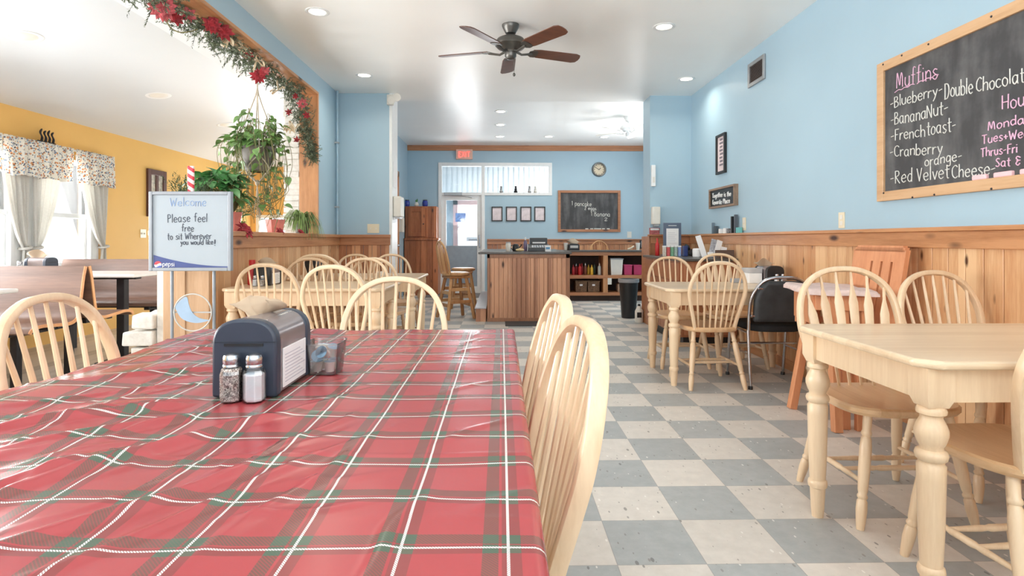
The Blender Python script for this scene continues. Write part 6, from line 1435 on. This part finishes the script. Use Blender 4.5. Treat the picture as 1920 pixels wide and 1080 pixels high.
for i, (px_, mt) in enumerate(((940, 'grey'), (967, 'dark'), (993, 'grey'), (1004, 'white'))):
    x = at(px_, 355, YB).x; t = thing('transom_figurine', ['small pale figurine on the transom ledge, closest to the door', 'small dark figurine on the transom ledge', 'small grey figurine left of the white one on the ledge', 'small white figurine at the right of the transom ledge'][i], 'figurine', (x, YB + .0, TZ0), 0, 'figurines on the transom ledge'); mm = {'grey': 'greymetal', 'dark': 'steelblk', 'white': 'offwhite'}[mt]
    MB().lathe([(.035, 0), (.04, .02), (.025, .05), (.03, .08), (.012, .095)], (x, YB, TZ0), 12).build('body', mm, t, smooth=True); MB().ball((x, YB, TZ0 + .115), .024, 10, 8).build('head', mm, t, smooth=True)
# ---- hutch
hx0, hx1 = -1.925, at(821, 450, 11.3).x
t = thing('cupboard', 'tall knotty red pine cupboard left of the back door', 'cupboard', ((hx0 + hx1) / 2, 11.5, 0))
MB().box(hx0, 11.32, 0, hx1, 11.78, 1.13).build('lower_body', 'hutch', t, bevel=.004); MB().box(hx0, 11.42, 1.13, hx1 - .04, 11.78, 1.775).build('upper_body', 'hutch', t, bevel=.004)
boards(MB(), 'X', 11.32, hx0, hx1, .03, 1.09, -1, .12).build('lower_boards', 'hutch', t, bevel=.003); MB().box(hx0, 11.28, 1.10, hx1 + .02, 11.78, 1.135).build('ledge', 'hutch', t, bevel=.004)
xm = hx0 + .40
d = MB().box(hx0 + .06, 11.40, 1.17, xm, 11.42, 1.74).build('door', 'hutch', t, bevel=.004); frame4(MB(), 'X', 11.40, hx0 + .06, xm, 1.17, 1.74, .075, -1, .014).build('door_frame', 'hutch', d, bevel=.003); MB().ball((xm - .03, 11.38, 1.42), .014).build('knob', 'black', d, True)
boards(MB(), 'X', 11.42, xm + .02, hx1 - .04, 1.15, 1.76, -1, .12).build('upper_boards', 'hutch', t, bevel=.003)
blue = paint('cobalt_glass', C(44, 62, 150), .12, var=.1)
for px_, lb in ((763, 'cobalt blue jar on the left end of the pine cupboard'), (797, 'cobalt blue jar nearer the door on the pine cupboard')):
    x = at(px_, 380, 11.55).x; t = thing('blue_jar', lb, 'jar', (x, 11.55, 1.776), 0, 'blue jars on the cupboard'); MB().lathe([(.04, 0), (.055, .02), (.058, .08), (.045, .12), (.04, .125)], (x, 11.55, 1.776), 18).build('body', blue, t, smooth=True); MB().lathe([(.046, .12), (.046, .135), (.001, .136)], (x, 11.55, 1.776), 16).build('lid', 'steelblk', t, smooth=True)
x = at(781, 380, 11.55).x; t = thing('vase', 'small white vase with a green sprig between the blue jars', 'vase', (x, 11.55, 1.776)); MB().lathe([(.03, 0), (.05, .03), (.03, .08), (.02, .09)], (x, 11.55, 1.776), 16).build('body', 'offwhite', t, smooth=True); m = MB(); leaf(m, V(x, 11.55, 1.86), V(.2, 0, 1), V(0, -1, 0), .08, .04, False); leaf(m, V(x, 11.55, 1.86), V(-.4, 0, 1), V(0, -1, 0), .06, .03, False); m.build('sprig', 'green2', t)
# ---- left pillar things
p = at(738, 184, 7.12); t = thing('emergency_light', 'white twin-lamp emergency light at the top of the left pillar', 'emergency light', (-1.40, 7.2, 2.80)); MB().box(-1.44, 7.17, 2.80, -1.36, 7.235, 2.93).build('housing', 'offwhite', t, bevel=.008)
for dx, dz in ((-.015, 2.845), (.055, 2.88)): MB().lathe([(.012, .06), (.04, .04), (.052, 0), (.048, -.004), (.001, -.006)], (0, 0, 0), 20, Matrix.Translation(V(-1.36 + dx, 7.125, dz)) @ Matrix.Rotation(R(-80), 4, 'X')).build('lamp_head', 'offwhite', t, smooth=True)
wx = -1.384
t = thing('towel_dispenser', 'white dispenser on the aisle side of the left pillar', 'dispenser', (wx + .05, 7.42, 1.40)); MB().box(wx, 7.3, 1.40, wx + .10, 7.54, 1.66).build('case', 'offwhite', t, bevel=.012); MB().box(wx + .02, 7.33, 1.375, wx + .08, 7.5, 1.40).build('outlet_slot', 'greymetal', t)
boxt('wall_notice', 'white notice sheet above the dispenser on the left pillar side', 'notice', wx, 7.3, 1.78, wx + .004, 7.52, 2.10, 'paper', 0)
t = thing('wall_organizer', 'white wall pocket in front of the pine cupboard', 'wall pocket', (-1.90, 10.86, 1.25)); MB().box(-1.94, 10.76, 1.25, -1.86, 10.96, 1.52).build('pocket', 'offwhite', t, bevel=.006); MB().box(-1.925, 10.78, 1.5, -1.875, 10.94, 1.56).build('papers', 'paper', t)
t = thing('conduit_pipe', 'grey electrical conduit pipe in the left blue corner', 'pipe', (XL + .04, 7.13, WZ)); MB().tube([V(XL + .03, 7.12, WZ + .01), V(XL + .03, 7.12, ZC - .005)], .014, 10).build('pipe', paint('pipe_blue_grey', C(158, 186, 204), .45), t, smooth=True)
for z in (1.5, 2.3): MB().box(XL, 7.095, z, XL + .05, 7.145, z + .02).build('clamp', 'greymetal', t)
# ---- mats
boxt('floor_mat', 'dark floor mat before the front of the island counter', 'mat', .05, 7.25, .001, .55, 7.63, .012, paint('dark_mat', C(74, 72, 72), .9, bump=.3), .004)
boxt('floor_mat', 'grey door mat in front of the back door', 'mat', -1.5, 10.9, .001, -.42, 11.7, .012, paint('grey_mat', C(120, 118, 120), .9, bump=.3), .004)
# ---- blue poster in the vestibule window
a, b = at(854, 416, 13.3), at(873, 399.5, 13.3); tag(MB().box(a.x, 13.3, a.z, b.x, 13.312, b.z).build('window_poster', paint('blue_poster', C(84, 110, 160), .5, var=.5, scale=20)), 'blue poster seen through the glazed back door', 'poster')
a, b = at(875, 452, 13.25), at(903, 445, 13.25); t = thing('hours_sign', 'small grey sign seen low through the glazed back door', 'sign', ((a.x + b.x) / 2, 13.25, a.z)); MB().box(a.x, 13.25, a.z, b.x, 13.27, b.z).build('plate', 'greymetal', t); MB().box(a.x + .05, 13.248, a.z + .02, b.x - .05, 13.25, a.z + .04).build('text_strip', 'steelblk', t)

# ------------------------------------------------------------------ things on the right and left tables
T1 = .7355
napkin_box('black napkin dispenser on the far right table', (2.275, 4.80, T1), .15, .24, .15, 'black', SHELL, 0, False)
napkin('tan napkin standing out of the far right dispenser', (2.24, 4.80, T1 + .142), .9, 12)
shaker('salt_shaker', 'salt shaker before the black dispenser, nearer the aisle', (2.265, 4.64, T1), 'salt', .85, 'shakers on the far right table'); shaker('salt_shaker', 'salt shaker before the black dispenser, nearer the wall', (2.315, 4.64, T1), 'salt', .85, 'shakers on the far right table')
m = MB()
t = thing('paper_stack', 'white paper bundle left of the black dispenser on the far right table', 'papers', (2.14, 4.82, T1)); MB().box(2.08, 4.74, T1, 2.19, 4.90, T1 + .085).build('lower_sheets', 'paper', t, bevel=.003); MB().box(2.085, 4.745, T1 + .086, 2.195, 4.905, T1 + .125).build('upper_sheets', paint('grey_sheets', C(186, 186, 188), .8, var=.1), t, bevel=.003)
boxt('menu_holder', 'low grey menu holder on the far right table', 'menu holder', 1.965, 4.80, T1, 2.06, 4.86, T1 + .035, paint('grey_holder', C(150, 152, 156), .5), .003)
T2 = .7575
t_ = napkin_box('dark napkin dispenser beside the red bottle on the table by the half wall', (-1.80, 4.42, T2), .13, .22, .155, 'black', SHELL, 0, True)
napkin('tan napkin in the dispenser beside the red bottle', (-1.80, 4.42, T2 + .148), .8, 14)
bottle('ketchup_bottle', 'large red bottle on the left table beside the half wall', (-1.91, 4.40, T2), .034, .19, 'red', 'red', neck=.6, nozzle=False)
shaker('salt_shaker', 'shaker by the red bottle on the left table, farther from the aisle', (-1.83, 4.26, T2), 'salt', .8, 'shakers on the first left table'); shaker('pepper_shaker', 'shaker by the red bottle on the left table, nearer the aisle', (-1.775, 4.26, T2), 'pepper', .8, 'shakers on the first left table')
napkin_box('black napkin dispenser on the second left table by the arrow-back chair', (-1.84, 5.62, T2), .13, .22, .15, 'black', 'black', 0, False)
t = thing('creamer_bowl', 'small white bowl on the second left table', 'bowl', (-1.14, 5.45, T2)); MB().lathe([(.03, 0), (.05, .035), (.052, .04), (.046, .04), (.028, .008), (.001, .008)], (-1.14, 5.45, T2), 18, cap=False).build('bowl_body', 'white', t, smooth=True); MB().lathe([(.046, .034), (.001, .045)], (-1.14, 5.45, T2), 16, cap=False).build('contents', 'offwhite', t, smooth=True)
for o in bpy.data.objects:
    if o.type == 'EMPTY': o.hide_render = False
